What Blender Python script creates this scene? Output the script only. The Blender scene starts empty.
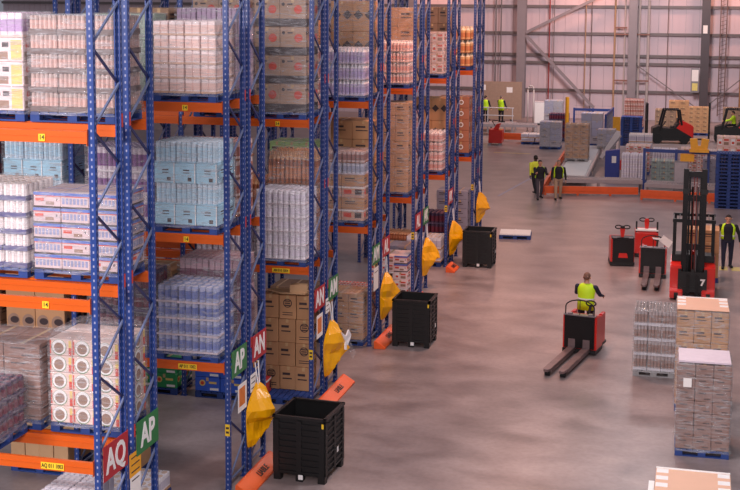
import bpy, bmesh, math, random
import numpy as np
from mathutils import Vector, Matrix
R = math.radians
random.seed(7)
SC = bpy.context.scene
COL = SC.collection

# ------------------------------------------------------------------ camera
def make_camera():
    yaw, pitch, roll, H = 0.2490, 0.1153, 0.0064, 8.964
    fpx, cy = 1287.5, 149.04
    cyw, syw = math.cos(yaw), math.sin(yaw)
    fw = Vector((-syw*math.cos(pitch), cyw*math.cos(pitch), -math.sin(pitch)))
    r0 = Vector((cyw, syw, 0)); u0 = r0.cross(fw)
    r = r0*math.cos(roll) + u0*math.sin(roll); u = -r0*math.sin(roll) + u0*math.cos(roll)
    cd = bpy.data.cameras.new('camera'); co = bpy.data.objects.new('camera', cd); COL.objects.link(co)
    m = Matrix((r, u, -fw)).transposed().to_4x4(); m.translation = Vector((0, 0, H))
    co.matrix_world = m
    cd.sensor_fit = 'HORIZONTAL'; cd.sensor_width = 36; cd.lens = fpx/740*36
    cd.shift_y = -(245-cy)/740; cd.clip_start = .5; cd.clip_end = 400
    SC.camera = co
make_camera()

# ------------------------------------------------------------------ world, lamps and added lights, exposure
w = bpy.data.worlds.new('world'); SC.world = w; w.use_nodes = True
bg = w.node_tree.nodes['Background']; bg.inputs[0].default_value = (.84, .86, 1.0, 1); bg.inputs[1].default_value = .22
def area(loc, size, power, col, tilt=(0, 0), name='hall_lamp_or_fill_light', sy=None):  # serves the hall lamps and the added key and wall lights
    l = bpy.data.lights.new(name, 'AREA'); l.shape = 'RECTANGLE'; l.size = size; l.size_y = sy or size
    l.energy = power; l.color = col
    o = bpy.data.objects.new(name, l); COL.objects.link(o); o.location = loc
    o.rotation_euler = (R(tilt[0]), 0, R(tilt[1])); return o
COOL = (1.0, .93, .96); SODIUM = (1.0, .48, .32)
for y, p in ((8, 700), (24, 660), (40, 480), (56, 330), (72, 260)):
    area((-1.5, y, 12.5), 2.4, p, COOL)
area((-14, 6, 12.5), 4.0, 2350, COOL, (46, 0))  # added key light, tilted onto the camera-facing sides of the goods
area((-2, -6, 12.0), 6.0, 3300, COOL, (56, 18))  # second added key light, behind the camera, not a fitting of the hall
area((-4, 80, 12.5), 4.0, 2350, COOL, (72, 0))  # added light turned to the back wall to brighten its lower part
for x, y, p in ((-5.2, 35, 850), (-5.4, 45, 600), (-12.6, 88, 600), (-20, 97, 440), (-8, 97, 440), (2, 97, 440), (12, 97, 350)):
    area((x, y, 12.9), 1.2, p, SODIUM)
SC.view_settings.view_transform = 'Standard'; SC.view_settings.look = 'None'
SC.view_settings.exposure = 0.0; SC.view_settings.gamma = 1.0; SC.view_settings.use_curve_mapping = False
SC.cycles.max_bounces = 8; SC.cycles.transparent_max_bounces = 16
SC.cycles.use_denoising = True

# ------------------------------------------------------------------ helpers
def lin(c):
    return tuple(((v/255)/12.92 if v/255 <= .04045 else ((v/255+.055)/1.055)**2.4) for v in c)
MATS = {}
def mat(name, rgb=(128, 128, 128), rough=.6, metal=0., var=.10, scale=6., bump=0., rand=.0, spec=.5, coat=0.):
    if name in MATS: return MATS[name]
    m = bpy.data.materials.new(name); m.use_nodes = True; nt = m.node_tree; N = nt.nodes; L = nt.links
    b = N['Principled BSDF']; c = lin(rgb)
    b.inputs['Roughness'].default_value = rough; b.inputs['Metallic'].default_value = metal
    b.inputs['Specular IOR Level'].default_value = spec
    if coat: b.inputs['Coat Weight'].default_value = coat; b.inputs['Coat Roughness'].default_value = .15
    tc = N.new('ShaderNodeTexCoord'); nz = N.new('ShaderNodeTexNoise'); nz.inputs['Scale'].default_value = scale
    nz.inputs['Detail'].default_value = 4
    L.new(tc.outputs['Object'], nz.inputs['Vector'])
    mx = N.new('ShaderNodeMix'); mx.data_type = 'RGBA'
    mx.inputs[6].default_value = tuple(max(0, v*(1-2*var)) for v in c)+(1,)
    mx.inputs[7].default_value = tuple(min(1, v*(1+2*var)) for v in c)+(1,)
    L.new(nz.outputs['Fac'], mx.inputs[0])
    out = mx.outputs[2]
    if rand:
        oi = N.new('ShaderNodeObjectInfo'); mr = N.new('ShaderNodeMapRange')
        mr.inputs[3].default_value = 1-rand; mr.inputs[4].default_value = 1+rand
        L.new(oi.outputs['Random'], mr.inputs[0])
        hs = N.new('ShaderNodeHueSaturation'); L.new(mr.outputs[0], hs.inputs['Value']); L.new(out, hs.inputs['Color'])
        out = hs.outputs[0]
    L.new(out, b.inputs['Base Color'])
    if bump:
        bp = N.new('ShaderNodeBump'); bp.inputs['Strength'].default_value = bump; bp.inputs['Distance'].default_value = .02
        L.new(nz.outputs['Fac'], bp.inputs['Height']); L.new(bp.outputs[0], b.inputs['Normal'])
    MATS[name] = m
    return m

class MB:
    def __init__(s): s.v = []; s.f = []; s.m = []
    def add(s, vs, fs, m=0):
        o = len(s.v); s.v += [tuple(v) for v in vs]
        s.f += [tuple(i+o for i in f) for f in fs]; s.m += [m]*len(fs); return s
    def box(s, x0, x1, y0, y1, z0, z1, m=0, M=None):
        vs = [Vector(p) for p in ((x0, y0, z0), (x1, y0, z0), (x1, y1, z0), (x0, y1, z0), (x0, y0, z1), (x1, y0, z1), (x1, y1, z1), (x0, y1, z1))]
        if M is not None: vs = [M @ v for v in vs]
        return s.add(vs, [(0, 3, 2, 1), (4, 5, 6, 7), (0, 1, 5, 4), (1, 2, 6, 5), (2, 3, 7, 6), (3, 0, 4, 7)], m)
    def bar(s, p0, p1, w, h, m=0, up=(0, 0, 1)):          # rectangular bar from p0 to p1
        p0, p1 = Vector(p0), Vector(p1); d = (p1-p0).normalized(); up = Vector(up)
        if abs(d.dot(up)) > .98: up = Vector((1, 0, 0))
        sx = d.cross(up).normalized(); sz = sx.cross(d)
        vs = [p+sx*a*w/2+sz*b*h/2 for p in (p0, p1) for a, b in ((-1, -1), (1, -1), (1, 1), (-1, 1))]
        return s.add(vs, [(0, 1, 2, 3), (7, 6, 5, 4), (0, 4, 5, 1), (1, 5, 6, 2), (2, 6, 7, 3), (3, 7, 4, 0)], m)
    def rings(s, rings, m=0, caps=True, closed=False):
        n = len(rings[0]); o = len(s.v)
        for r in rings: s.v += [tuple(p) for p in r]
        k = len(rings)
        for i in range(k if closed else k-1):
            a = o+i*n; b = o+((i+1) % k)*n
            for j in range(n):
                s.f.append((a+j, a+(j+1) % n, b+(j+1) % n, b+j)); s.m.append(m)
        if caps and not closed:
            s.f.append(tuple(o+j for j in reversed(range(n)))); s.m.append(m)
            s.f.append(tuple(o+(k-1)*n+j for j in range(n))); s.m.append(m)
        return s
    def cyl(s, p0, p1, r0, r1=None, n=10, m=0, caps=True):
        r1 = r0 if r1 is None else r1
        p0, p1 = Vector(p0), Vector(p1); d = (p1-p0).normalized()
        a = d.orthogonal().normalized(); b = d.cross(a)
        rr = [[p+(a*math.cos(t)+b*math.sin(t))*r for t in (2*math.pi*i/n for i in range(n))] for p, r in ((p0, r0), (p1, r1))]
        return s.rings(rr, m, caps)
    def tube(s, pts, r, n=8, m=0):
        pts = [Vector(p) for p in pts]
        for i in range(len(pts)-1): s.cyl(pts[i], pts[i+1], r, n=n, m=m)
        return s
    def disc(s, c, axis, r, t=.002, n=14, m=0, ry=None):   # thin raised disc, its normal along -Y or +X or Z
        ry = ry or r; vs = []
        for k in (0, 1):
            for i in range(n):
                a = 2*math.pi*i/n; u, v = r*math.cos(a), ry*math.sin(a)
                vs.append({'y': (c[0]+u, c[1]-k*t, c[2]+v), 'x': (c[0]+k*t, c[1]+u, c[2]+v), 'z': (c[0]+u, c[1]+v, c[2]+k*t)}[axis])
        return s.add(vs, [tuple(range(n, 2*n))]+[(i, (i+1) % n, n+(i+1) % n, n+i) for i in range(n)], m)
    def ell(s, c, r, m=0, n=12, k=8, M=None):
        c = Vector(c); rr = []
        for i in range(k+1):
            ph = -math.pi/2+math.pi*i/k; cz = math.sin(ph); q = max(math.cos(ph), .02)
            ring = []
            for j in range(n):
                t = 2*math.pi*j/n; p = Vector((r[0]*q*math.cos(t), r[1]*q*math.sin(t), r[2]*cz))
                ring.append((M @ p if M is not None else p)+c)
            rr.append(ring)
        return s.rings(rr, m)
    def prism(s, poly, a, b, axis='x', m=0):               # polygon in the plane across the axis, pushed from a to b
        n = len(poly)
        def P(p, q): return {'x': (q, p[0], p[1]), 'y': (p[0], q, p[1]), 'z': (p[0], p[1], q)}[axis]
        vs = [P(p, a) for p in poly]+[P(p, b) for p in poly]
        return s.add(vs, [tuple(range(n)), tuple(range(2*n-1, n-1, -1))]+[(i, i+n, (i+1) % n+n, (i+1) % n) for i in range(n)], m)
    def mesh(s, name, mats, bevel=0., smooth=False):
        me = bpy.data.meshes.new(name); me.from_pydata(s.v, [], s.f)
        for x in (mats if isinstance(mats, (list, tuple)) else [mats]): me.materials.append(x)
        me.polygons.foreach_set('material_index', s.m)
        bm = bmesh.new(); bm.from_mesh(me); bmesh.ops.recalc_face_normals(bm, faces=bm.faces)
        if bevel: bmesh.ops.bevel(bm, geom=[e for e in bm.edges if e.is_manifold and e.calc_face_angle(0) > .5], offset=bevel, segments=2, affect='EDGES', clamp_overlap=True)
        if smooth:
            for f in bm.faces: f.smooth = True
        bm.to_mesh(me); bm.free(); return me
    def build(s, name, mats, parent=None, loc=(0, 0, 0), rz=0., bevel=0., smooth=False):
        return mk(name, s.mesh(name, mats, bevel, smooth), parent, loc, rz)
def mk(name, me, parent=None, loc=(0, 0, 0), rz=0.):
    o = bpy.data.objects.new(name, me); COL.objects.link(o); o.location = loc; o.rotation_euler = (0, 0, rz)
    if parent is not None: o.parent = parent
    return o
def tag(o, label, cat, group=None):
    o['label'] = label; o['category'] = cat
    if group: o['group'] = group
    return o
def thing(name, label, cat, loc=(0, 0, 0), rz=0., group=None):
    return tag(mk(name, None, None, loc, rz), label, cat, group)
def struct(o): o['kind'] = 'structure'; return o
TEXTS = {}
def text(name, s, size, material, parent, loc, rot, bold=.0, sx=1.):
    key = (s, size, material.name, bold, sx)
    if key not in TEXTS:
        cu = bpy.data.curves.new('lettering', 'FONT'); cu.body = s; cu.size = size; cu.align_x = 'CENTER'; cu.align_y = 'CENTER'
        cu.extrude = .003; cu.offset = bold; cu.resolution_u = 3
        t = bpy.data.objects.new('lettering', cu); COL.objects.link(t)
        dg = bpy.context.evaluated_depsgraph_get(); dg.update()
        me = bpy.data.meshes.new_from_object(t.evaluated_get(dg)); bpy.data.objects.remove(t)
        me.materials.clear(); me.materials.append(material)
        if sx != 1:
            for v in me.vertices: v.co.x *= sx
        TEXTS[key] = me
    o = mk(name, TEXTS[key], parent, loc); o.rotation_euler = rot; return o
UPR_X = (R(90), 0, R(90))       # text on a face looking along +X, read along +Y
UPR_Y = (R(90), 0, 0)           # text on a face looking along -Y

# ------------------------------------------------------------------ materials
BLUE = (34, 60, 124); ORANGE = (204, 86, 14)
def upright_mat():
    m = mat('rack_upright_blue', BLUE, .38, var=.08, scale=3); nt = m.node_tree; N = nt.nodes; L = nt.links
    b = N['Principled BSDF']; base = b.inputs['Base Color'].links[0].from_socket
    tc = N.new('ShaderNodeTexCoord'); sp = N.new('ShaderNodeSeparateXYZ'); L.new(tc.outputs['Object'], sp.inputs[0])
    def mth(op, a, bb=None):
        n = N.new('ShaderNodeMath'); n.operation = op
        for i, q in ((0, a), (1, bb)):
            if q is None: continue
            if isinstance(q, (int, float)): n.inputs[i].default_value = q
            else: L.new(q, n.inputs[i])
        return n.outputs[0]
    # punched holes: one column of pale rimmed slots every 75 mm along each face
    fz = mth('ABSOLUTE', mth('SUBTRACT', mth('FRACT', mth('MULTIPLY', sp.outputs[2], 1/.10)), .5))
    inz = mth('LESS_THAN', fz, .17)
    ax = mth('LESS_THAN', mth('ABSOLUTE', sp.outputs[0]), .011)
    ay = mth('LESS_THAN', mth('ABSOLUTE', sp.outputs[1]), .010)
    hole = mth('MULTIPLY', inz, mth('MAXIMUM', ax, ay))
    mx = N.new('ShaderNodeMix'); mx.data_type = 'RGBA'; L.new(hole, mx.inputs[0]); L.new(base, mx.inputs[6])
    mx.inputs[7].default_value = lin((150, 150, 178))+(1,)
    L.new(mx.outputs[2], b.inputs['Base Color']); return m
M_UP = upright_mat()
M_BEAM = mat('rack_beam_orange', ORANGE, .4, var=.05, scale=2)
M_BRACE_SHADE = mat('brace_shaded', (38, 44, 92), .5, var=.1)  # blue steel brace with its shaded tone put into the colour
M_BRACE_LIT = mat('brace_lit', (112, 122, 156), .4, metal=.2, var=.1)  # same blue steel, its lit tone put into the colour
M_PBLUE = mat('pallet_blue', (36, 62, 126), .7, var=.16, scale=5, rand=.12)
M_PGREY = mat('pallet_grey', (150, 146, 146), .8, var=.2, scale=5)
M_WHITE = mat('white_paint', (236, 232, 230), .5, var=.03)
M_PAPER = mat('white_paper', (240, 232, 228), .7, var=.03)
M_BLACK = mat('black_plastic', (15, 14, 15), .45, var=.2, scale=4)
M_BLACK2 = mat('black_steel', (20, 17, 19), .4, metal=.3, var=.15, scale=5)
M_RED = mat('truck_red', (206, 30, 18), .35, var=.06, scale=3, coat=.4)
M_STEEL = mat('bare_steel', (150, 142, 146), .35, metal=.7, var=.12)
M_GREYST = mat('grey_steel', (132, 126, 130), .5, var=.08)
M_YEL = mat('label_yellow', (240, 196, 40), .5, var=.03)
M_RUB = mat('rubber', (22, 22, 24), .8, var=.15)
M_SKIN = mat('skin', (206, 150, 124), .55, var=.05, scale=12)
M_TAN = mat('carton_tan', (186, 138, 98), .75, var=.07, scale=3, rand=.07)
M_TAN2 = mat('carton_pale', (200, 158, 118), .75, var=.06, scale=3, rand=.07)
M_TAN3 = mat('carton_greybrown', (148, 116, 94), .75, var=.08, scale=3, rand=.07)
M_TAPE = mat('parcel_tape', (196, 160, 116), .3, var=.03)
M_INK = mat('ink_dark', (58, 42, 44), .6, var=.08)
M_INKR = mat('ink_red', (205, 68, 48), .6, var=.05)
def film_mat(name='stretch_film', tint=(235, 232, 236), lo=.08, hi=.44, sc=2.2):
    m = bpy.data.materials.new(name); m.use_nodes = True; nt = m.node_tree; N = nt.nodes; L = nt.links
    N.remove(N['Principled BSDF']); out = N['Material Output']
    tr = N.new('ShaderNodeBsdfTransparent'); gl = N.new('ShaderNodeBsdfPrincipled')
    gl.inputs['Base Color'].default_value = lin(tint)+(1,); gl.inputs['Roughness'].default_value = .13
    tc = N.new('ShaderNodeTexCoord'); mp = N.new('ShaderNodeMapping'); mp.inputs['Scale'].default_value = (.8, .8, 5.0)
    mp.inputs['Rotation'].default_value = (.12, .1, .3)
    nz = N.new('ShaderNodeTexNoise'); nz.inputs['Scale'].default_value = sc; nz.inputs['Detail'].default_value = 3
    nz.inputs['Distortion'].default_value = 2.2
    L.new(tc.outputs['Object'], mp.inputs[0]); L.new(mp.outputs[0], nz.inputs['Vector'])
    mr = N.new('ShaderNodeMapRange'); mr.inputs[1].default_value = .42; mr.inputs[2].default_value = .72
    mr.inputs[3].default_value = lo; mr.inputs[4].default_value = hi; L.new(nz.outputs['Fac'], mr.inputs[0])
    bp = N.new('ShaderNodeBump'); bp.inputs['Strength'].default_value = .8; bp.inputs['Distance'].default_value = .03
    n2 = N.new('ShaderNodeTexNoise'); n2.inputs['Scale'].default_value = 6; n2.inputs['Detail'].default_value = 4; n2.inputs['Distortion'].default_value = 1.5
    L.new(mp.outputs[0], n2.inputs['Vector']); bp.inputs['Strength'].default_value = 1; bp.inputs['Distance'].default_value = .05
    L.new(n2.outputs['Fac'], bp.inputs['Height']); L.new(bp.outputs[0], gl.inputs['Normal']); gl.inputs['Specular IOR Level'].default_value = 1.0
    mx = N.new('ShaderNodeMixShader'); L.new(mr.outputs[0], mx.inputs[0]); L.new(tr.outputs[0], mx.inputs[1]); L.new(gl.outputs[0], mx.inputs[2])
    L.new(mx.outputs[0], out.inputs[0]); return m
M_FILM = film_mat()

# ------------------------------------------------------------------ room
def floor_mat():
    m = mat('concrete_floor', (158, 144, 142), .42, var=.0); nt = m.node_tree; N = nt.nodes; L = nt.links; b = N['Principled BSDF']
    tc = N.new('ShaderNodeTexCoord')
    def noise(sc, det, strx=1., dist=0.):
        mp = N.new('ShaderNodeMapping'); mp.inputs['Scale'].default_value = (strx, 1, 1)
        n = N.new('ShaderNodeTexNoise'); n.inputs['Scale'].default_value = sc; n.inputs['Detail'].default_value = det
        n.inputs['Distortion'].default_value = dist
        L.new(tc.outputs['Object'], mp.inputs[0]); L.new(mp.outputs[0], n.inputs['Vector']); return n.outputs['Fac']
    a = noise(.16, 5, 1.6, .6); c = noise(1.1, 6, .7, .3); d = noise(9, 3)
    def ramp(f, stops):
        r = N.new('ShaderNodeValToRGB'); L.new(f, r.inputs[0]); e = r.color_ramp.elements
        for i, (p, col) in enumerate(stops):
            q = e[i] if i < 2 else e.new(p); q.position = p; q.color = lin(col)+(1,)
        return r.outputs[0]
    def mul(x, y, f):
        q = N.new('ShaderNodeMix'); q.data_type = 'RGBA'; q.blend_type = 'MULTIPLY'; q.inputs[0].default_value = f
        L.new(x, q.inputs[6]); L.new(y, q.inputs[7]); return q.outputs[2]
    base = ramp(a, [(.30, (140, 126, 126)), (.68, (172, 153, 150))])
    base = mul(base, ramp(c, [(.3, (182, 176, 176)), (.65, (255, 255, 255))]), .8)
    base = mul(base, ramp(d, [(.3, (225, 222, 222)), (.6, (255, 255, 255))]), .5)
    L.new(base, b.inputs['Base Color'])
    mr = N.new('ShaderNodeMapRange'); mr.inputs[3].default_value = .24; mr.inputs[4].default_value = .44; L.new(c, mr.inputs[0])
    L.new(mr.outputs[0], b.inputs['Roughness']); b.inputs['Specular IOR Level'].default_value = .5
    return m
struct(MB().box(-60, 30, -5, 101, -.3, 0).build('floor', floor_mat()))
M_CLAD = mat('wall_cladding', (206, 184, 190), .6, var=.05, scale=.4)
bw = MB()
for i in range(88):                                     # ribbed cladding sheets
    x = -58+i
    bw.box(x, x+.985, 100.0, 100.2, 0, 14); bw.box(x+.44, x+.5, 99.97, 100.0, 0, 14)
struct(bw.build('wall_back', M_CLAD))
M_GIRT = mat('wall_steel', (116, 104, 104), .5, var=.06, scale=2)
M_COLM = mat('column_steel', (136, 124, 128), .5, var=.06, scale=2)
k = 0
def trim(mb, m):
    global k
    k += 1; return struct(mb.build('trim_%d' % k, m))
for z in (2.14, 4.25, 4.85, 6.5, 8.55, 10.6):
    trim(MB().box(-58, 30, 99.72, 99.96, z-.09, z+.09).box(-58, 30, 99.70, 99.73, z+.03, z+.12), M_GIRT)
def column(x, wd, m=None):                              # I-section
    trim(MB().box(x-wd/2, x+wd/2, 98.9, 98.94, 0, 14).box(x-wd/2, x+wd/2, 99.6, 99.64, 0, 14).box(x-.03, x+.03, 98.94, 99.6, 0, 14), m or M_COLM)
for x, wd in ((-22, .6), (-13.25, .66), (-4.85, .62), (.45, .62), (8.5, .6)): column(x, wd, mat('column_dark', (74, 64, 68), .5, var=.06, scale=2) if x == .45 else None)
trim(MB().bar((-12.9, 99.0, 6.55), (-5.3, 99.0, 10.35), .22, .22), M_COLM)
trim(MB().bar((-12.9, 99.0, 6.35), (-7.6, 99.0, .9), .22, .22), M_COLM)
trim(MB().bar((-4.5, 99.2, 4.2), (-.2, 99.2, 1.2), .07, .07), M_GIRT)
trim(MB().bar((.9, 99.2, 1.4), (4.6, 99.2, 4.6), .07, .07), M_GIRT)
M_PIPE = mat('pipe_tan', (176, 140, 108), .5, var=.05)
M_PIPER = mat('pipe_red', (150, 52, 50), .5, var=.05)
M_PIPEG = mat('pipe_grey', (184, 170, 166), .4, var=.05)
for x, r, m in ((-6.2, .07, M_PIPE), (-5.45, .06, M_PIPEG), (-4.4, .09, M_PIPEG), (-3.72, .1, M_PIPEG), (-11.15, .05, M_PIPER), (-15.3, .06, M_GIRT), (-14.9, .05, M_GIRT), (-8.4, .035, M_PIPE), (-10.8, .03, M_GIRT), (-2.3, .03, M_GIRT), (-7.95, .035, M_GIRT)):
    trim(MB().cyl((x, 99.55, .2), (x, 99.55, 13.5), r, n=8), m)
for z, x0, x1 in ((6.5, -6.2, -3.6), (3.0, -6.2, -3.6), (7.0, -6.2, -5.3)):
    trim(MB().box(x0, x1, 99.45, 99.55, z-.06, z+.06), mat('bracket_rust', (140, 96, 84), .6))
lad = MB()                                              # lattice cable riser by the right column
for x in (1.5, 1.95): lad.box(x-.04, x+.04, 99.3, 99.4, .5, 13)
for i in range(40): lad.bar((1.5, 99.35, .6+i*.3), (1.95, 99.35, .75+i*.3), .03, .03)
trim(lad, mat('riser_brown', (104, 74, 66), .6))
trim(MB().box(3.0, 3.35, 99.2, 99.6, 0, 13), mat('post_ochre', (150, 100, 62), .6))

# ------------------------------------------------------------------ pallets and their goods
CACHE = {}
def pallet_mesh(W, D, blue=True):
    key = ('pal', round(W, 2), round(D, 2), blue)
    if key in CACHE: return CACHE[key]
    b = MB(); n = 9; bw_ = W/n
    for i in range(n): b.box(-W/2+i*bw_+.012, -W/2+(i+1)*bw_-.012, -D/2, D/2, .128, .15)
    for y in (-D/2+.05, 0, D/2-.05):
        b.box(-W/2, W/2, y-.05, y+.05, .106, .128)
        for x in (-W/2+.075, 0, W/2-.075): b.box(x-.075, x+.075, y-.05, y+.05, .022, .106)
        b.box(-W/2, W/2, y-.05, y+.05, 0, .022)
    for x in (-W/2+.05, W/2-.05): b.box(x-.05, x+.05, -D/2+.1, D/2-.1, 0, .021)
    CACHE[key] = b.mesh('pallet', M_PBLUE if blue else M_PGREY); return CACHE[key]

def carton_mesh(w, d, h, m, logo=None, lm=None):
    key = ('car', round(w, 3), round(d, 3), round(h, 3), m.name, logo)
    if key in CACHE: return CACHE[key]
    g = .004; b = MB(); mats = [m, M_TAPE, M_INK, M_INKR, M_WHITE, mat('ink_green', (104, 140, 100)), mat('ink_yellow', (220, 190, 110)), mat('ink_brown', (150, 118, 100))]
    x, y = w/2-g, d/2-g; c = min(.012, h*.06)
    def ring(i, z): return [(-x+i, -y, z), (x-i, -y, z), (x, -y+i, z), (x, y-i, z), (x-i, y, z), (-x+i, y, z), (-x, y-i, z), (-x, -y+i, z)]
    def ring2(i, z): return [(-x+i+c, -y+c, z), (x-i-c, -y+c, z), (x-c, -y+i+c, z), (x-c, y-i-c, z), (x-i-c, y-c, z), (-x+i+c, y-c, z), (-x+c, y-i-c, z), (-x+c, -y+i+c, z)]
    b.rings([ring2(.004, .002), ring(.008, c), ring(.008, h-c-.003), ring2(.004, h-.003)], 0)
    def both(fn):
        fn('y', (0, -y-.0005), w); fn('x', (x+.0005, 0), d)
    def rect(ax, o, u0, u1, z0, z1, mi, t=.003):
        if ax == 'y': b.box(u0, u1, o[1]-t, o[1]+.001, z0, z1, mi)
        else: b.box(o[0]-.001, o[0]+t, u0, u1, z0, z1, mi)
    def disc(ax, o, u, z, r, mi, t=.003, ry=None):
        b.disc((u, o[1], z) if ax == 'y' else (o[0], u, z), ax, r, t, 14, mi, ry)
    if logo not in ('circle', 'case', 'case2', 'bag', 'tissue'):
        b.box(-.03, .03, -y+c, y-c, h-.004, h-.0015, 1)
        rect('y', (0, -y), -.03, .03, h-.09*min(1, h/.3), h-c, 1, .002) if logo != 'stamps' else None
    if logo == 'ring':
        def f(ax, o, s):
            disc(ax, o, 0, h*.66, s*.26, 2); disc(ax, o, 0, h*.66, s*.21, 0, .005)
            for q in (-.05, 0, .05): rect(ax, o, -s*.16, s*.16, h*.66+q-.014, h*.66+q+.012, 2, .007)
            for q in range(2): rect(ax, o, -s*.3, s*.3, h*.25-q*.05, h*.28-q*.05, 2)
        both(f)
    elif logo == 'dot':
        def f(ax, o, s):
            rect(ax, o, -s*.49, s*.49, .012, h*.30, 2); disc(ax, o, s*.22, h*.62, h*.15, 3, ry=h*.15)
            disc(ax, o, -s*.36, h*.8, h*.06, 2); rect(ax, o, -s*.2, s*.0, h*.78, h*.83, 2)
        both(f)
    elif logo == 'stamps':
        both(lambda ax, o, s: (rect(ax, o, -s*.3, s*.1, h*.66, h*.74, 2), rect(ax, o, s*.0, s*.34, h*.2, h*.27, 2)))
    elif logo == 'swoosh':
        def f(ax, o, s):
            for q in (-.24, .26):
                disc(ax, o, s*q, h*.5, s*.21, 7, ry=h*.2); disc(ax, o, s*q+.02, h*.53, s*.15, 2, .005, ry=h*.09)
            rect(ax, o, -s*.48, s*.48, h*.08, h*.12, 2)
        both(f)
    elif logo == 'bars':
        def f(ax, o, s):
            rect(ax, o, -s*.34, s*.1, h*.62, h*.72, 2); rect(ax, o, -s*.34, s*.2, h*.45, h*.5, 2)
        both(f)
    elif logo == 'diamond':
        def f(ax, o, s):
            for q in (-.25, .25):
                a = h*.16
                if ax == 'y': b.prism([(s*q-a, h*.55), (s*q, h*.55-a), (s*q+a, h*.55), (s*q, h*.55+a)], o[1]-.003, o[1]+.001, 'y', 2)
                else: b.prism([(s*q-a, h*.55), (s*q, h*.55-a), (s*q+a, h*.55), (s*q, h*.55+a)], o[0]-.001, o[0]+.003, 'x', 2)
        both(f)
    elif logo == 'pale':
        both(lambda ax, o, s: (disc(ax, o, 0, h*.52, h*.22, 4), disc(ax, o, 0, h*.52, h*.14, 7, .005)))
    elif logo == 'circle':
        def f(ax, o, s):
            rr = min(s*.40, h*.44)
            disc(ax, o, -s*.08, h*.5, rr*1.08, 5); disc(ax, o, -s*.08, h*.52, rr, 4, .005); disc(ax, o, -s*.08, h*.48, rr*.70, 7, .007)
            rect(ax, o, s*.34, s*.46, h*.05, h*.5, 3); rect(ax, o, s*.34, s*.46, h*.5, h*.92, 6); rect(ax, o, -s*.47, -s*.42, h*.1, h*.9, 3)
        both(f)
    elif logo == 'fruit':
        both(lambda ax, o, s: (disc(ax, o, -s*.2, h*.58, h*.22, 6), disc(ax, o, -s*.2, h*.58, h*.13, 3, .005), rect(ax, o, s*.06, s*.36, h*.55, h*.7, 6), rect(ax, o, s*.1, s*.44, h*.1, h*.26, 4)))
    elif logo in ('case', 'case2'):
        bl = 8; mats.append(mat('case_blue', (86, 112, 186), .4)); mats.append(mat('case_pale', (142, 146, 180), .4))
        def f(ax, o, s):
            rect(ax, o, -s*.49, s*.49, h*.80, h*.99, bl); rect(ax, o, -s*.49, s*.49, h*.74, h*.79, 3)
            rect(ax, o, -s*.49, s*.49, h*.02, h*.12, 2, .002)
            if logo == 'case2':
                rect(ax, o, -s*.42, -s*.12, h*.42, h*.62, 3); rect(ax, o, -s*.05, s*.25, h*.22, h*.42, 7); rect(ax, o, s*.34, s*.38, h*.45, h*.6, 2); return
            nn = max(2, int(s/.06))
            for q in range(nn):
                u = -s*.46+s*.92*(q+.15)/nn; rect(ax, o, u, u+s*.6/nn, h*.28, h*.66, 9)
        both(f)
    elif logo == 'casered':
        both(lambda ax, o, s: (rect(ax, o, -s*.4, -s*.05, h*.3, h*.7, 3), rect(ax, o, s*.1, s*.4, h*.25, h*.75, 2), rect(ax, o, -s*.49, s*.49, h*.82, h*.95, 4)))
    elif logo == 'bag':
        both(lambda ax, o, s: (rect(ax, o, s*.18, s*.46, h*.1, h*.9, 6), rect(ax, o, -s*.42, s*.1, h*.1, h*.42, 7, .002), disc(ax, o, -s*.2, h*.68, h*.14, 3), rect(ax, o, -s*.05, s*.12, h*.6, h*.8, 2)))
    elif logo == 'tissue':
        both(lambda ax, o, s: (rect(ax, o, s*.12, s*.30, h*.12, h*.3, 2), rect(ax, o, -s*.1, s*.2, h*.62, h*.68, 2), rect(ax, o, -s*.1, s*.2, h*.5, h*.54, 2), rect(ax, o, s*.44, s*.485, h*.02, h*.98, 4)))
    elif logo == 'printed':
        def f(ax, o, s):
            rect(ax, o, -s*.40, -s*.12, h*.2, h*.8, 4); rect(ax, o, -s*.36, -s*.16, h*.3, h*.55, 3, .005); rect(ax, o, s*.02, s*.4, h*.62, h*.8, 3); rect(ax, o, s*.02, s*.4, h*.2, h*.5, 7)
        both(f)
    elif logo == 'spots':
        both(lambda ax, o, s: [disc(ax, o, s*q, h*.5, h*.13, 2) for q in (-.25, .25)])
    CACHE[key] = b.mesh('carton', mats); return CACHE[key]

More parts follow.
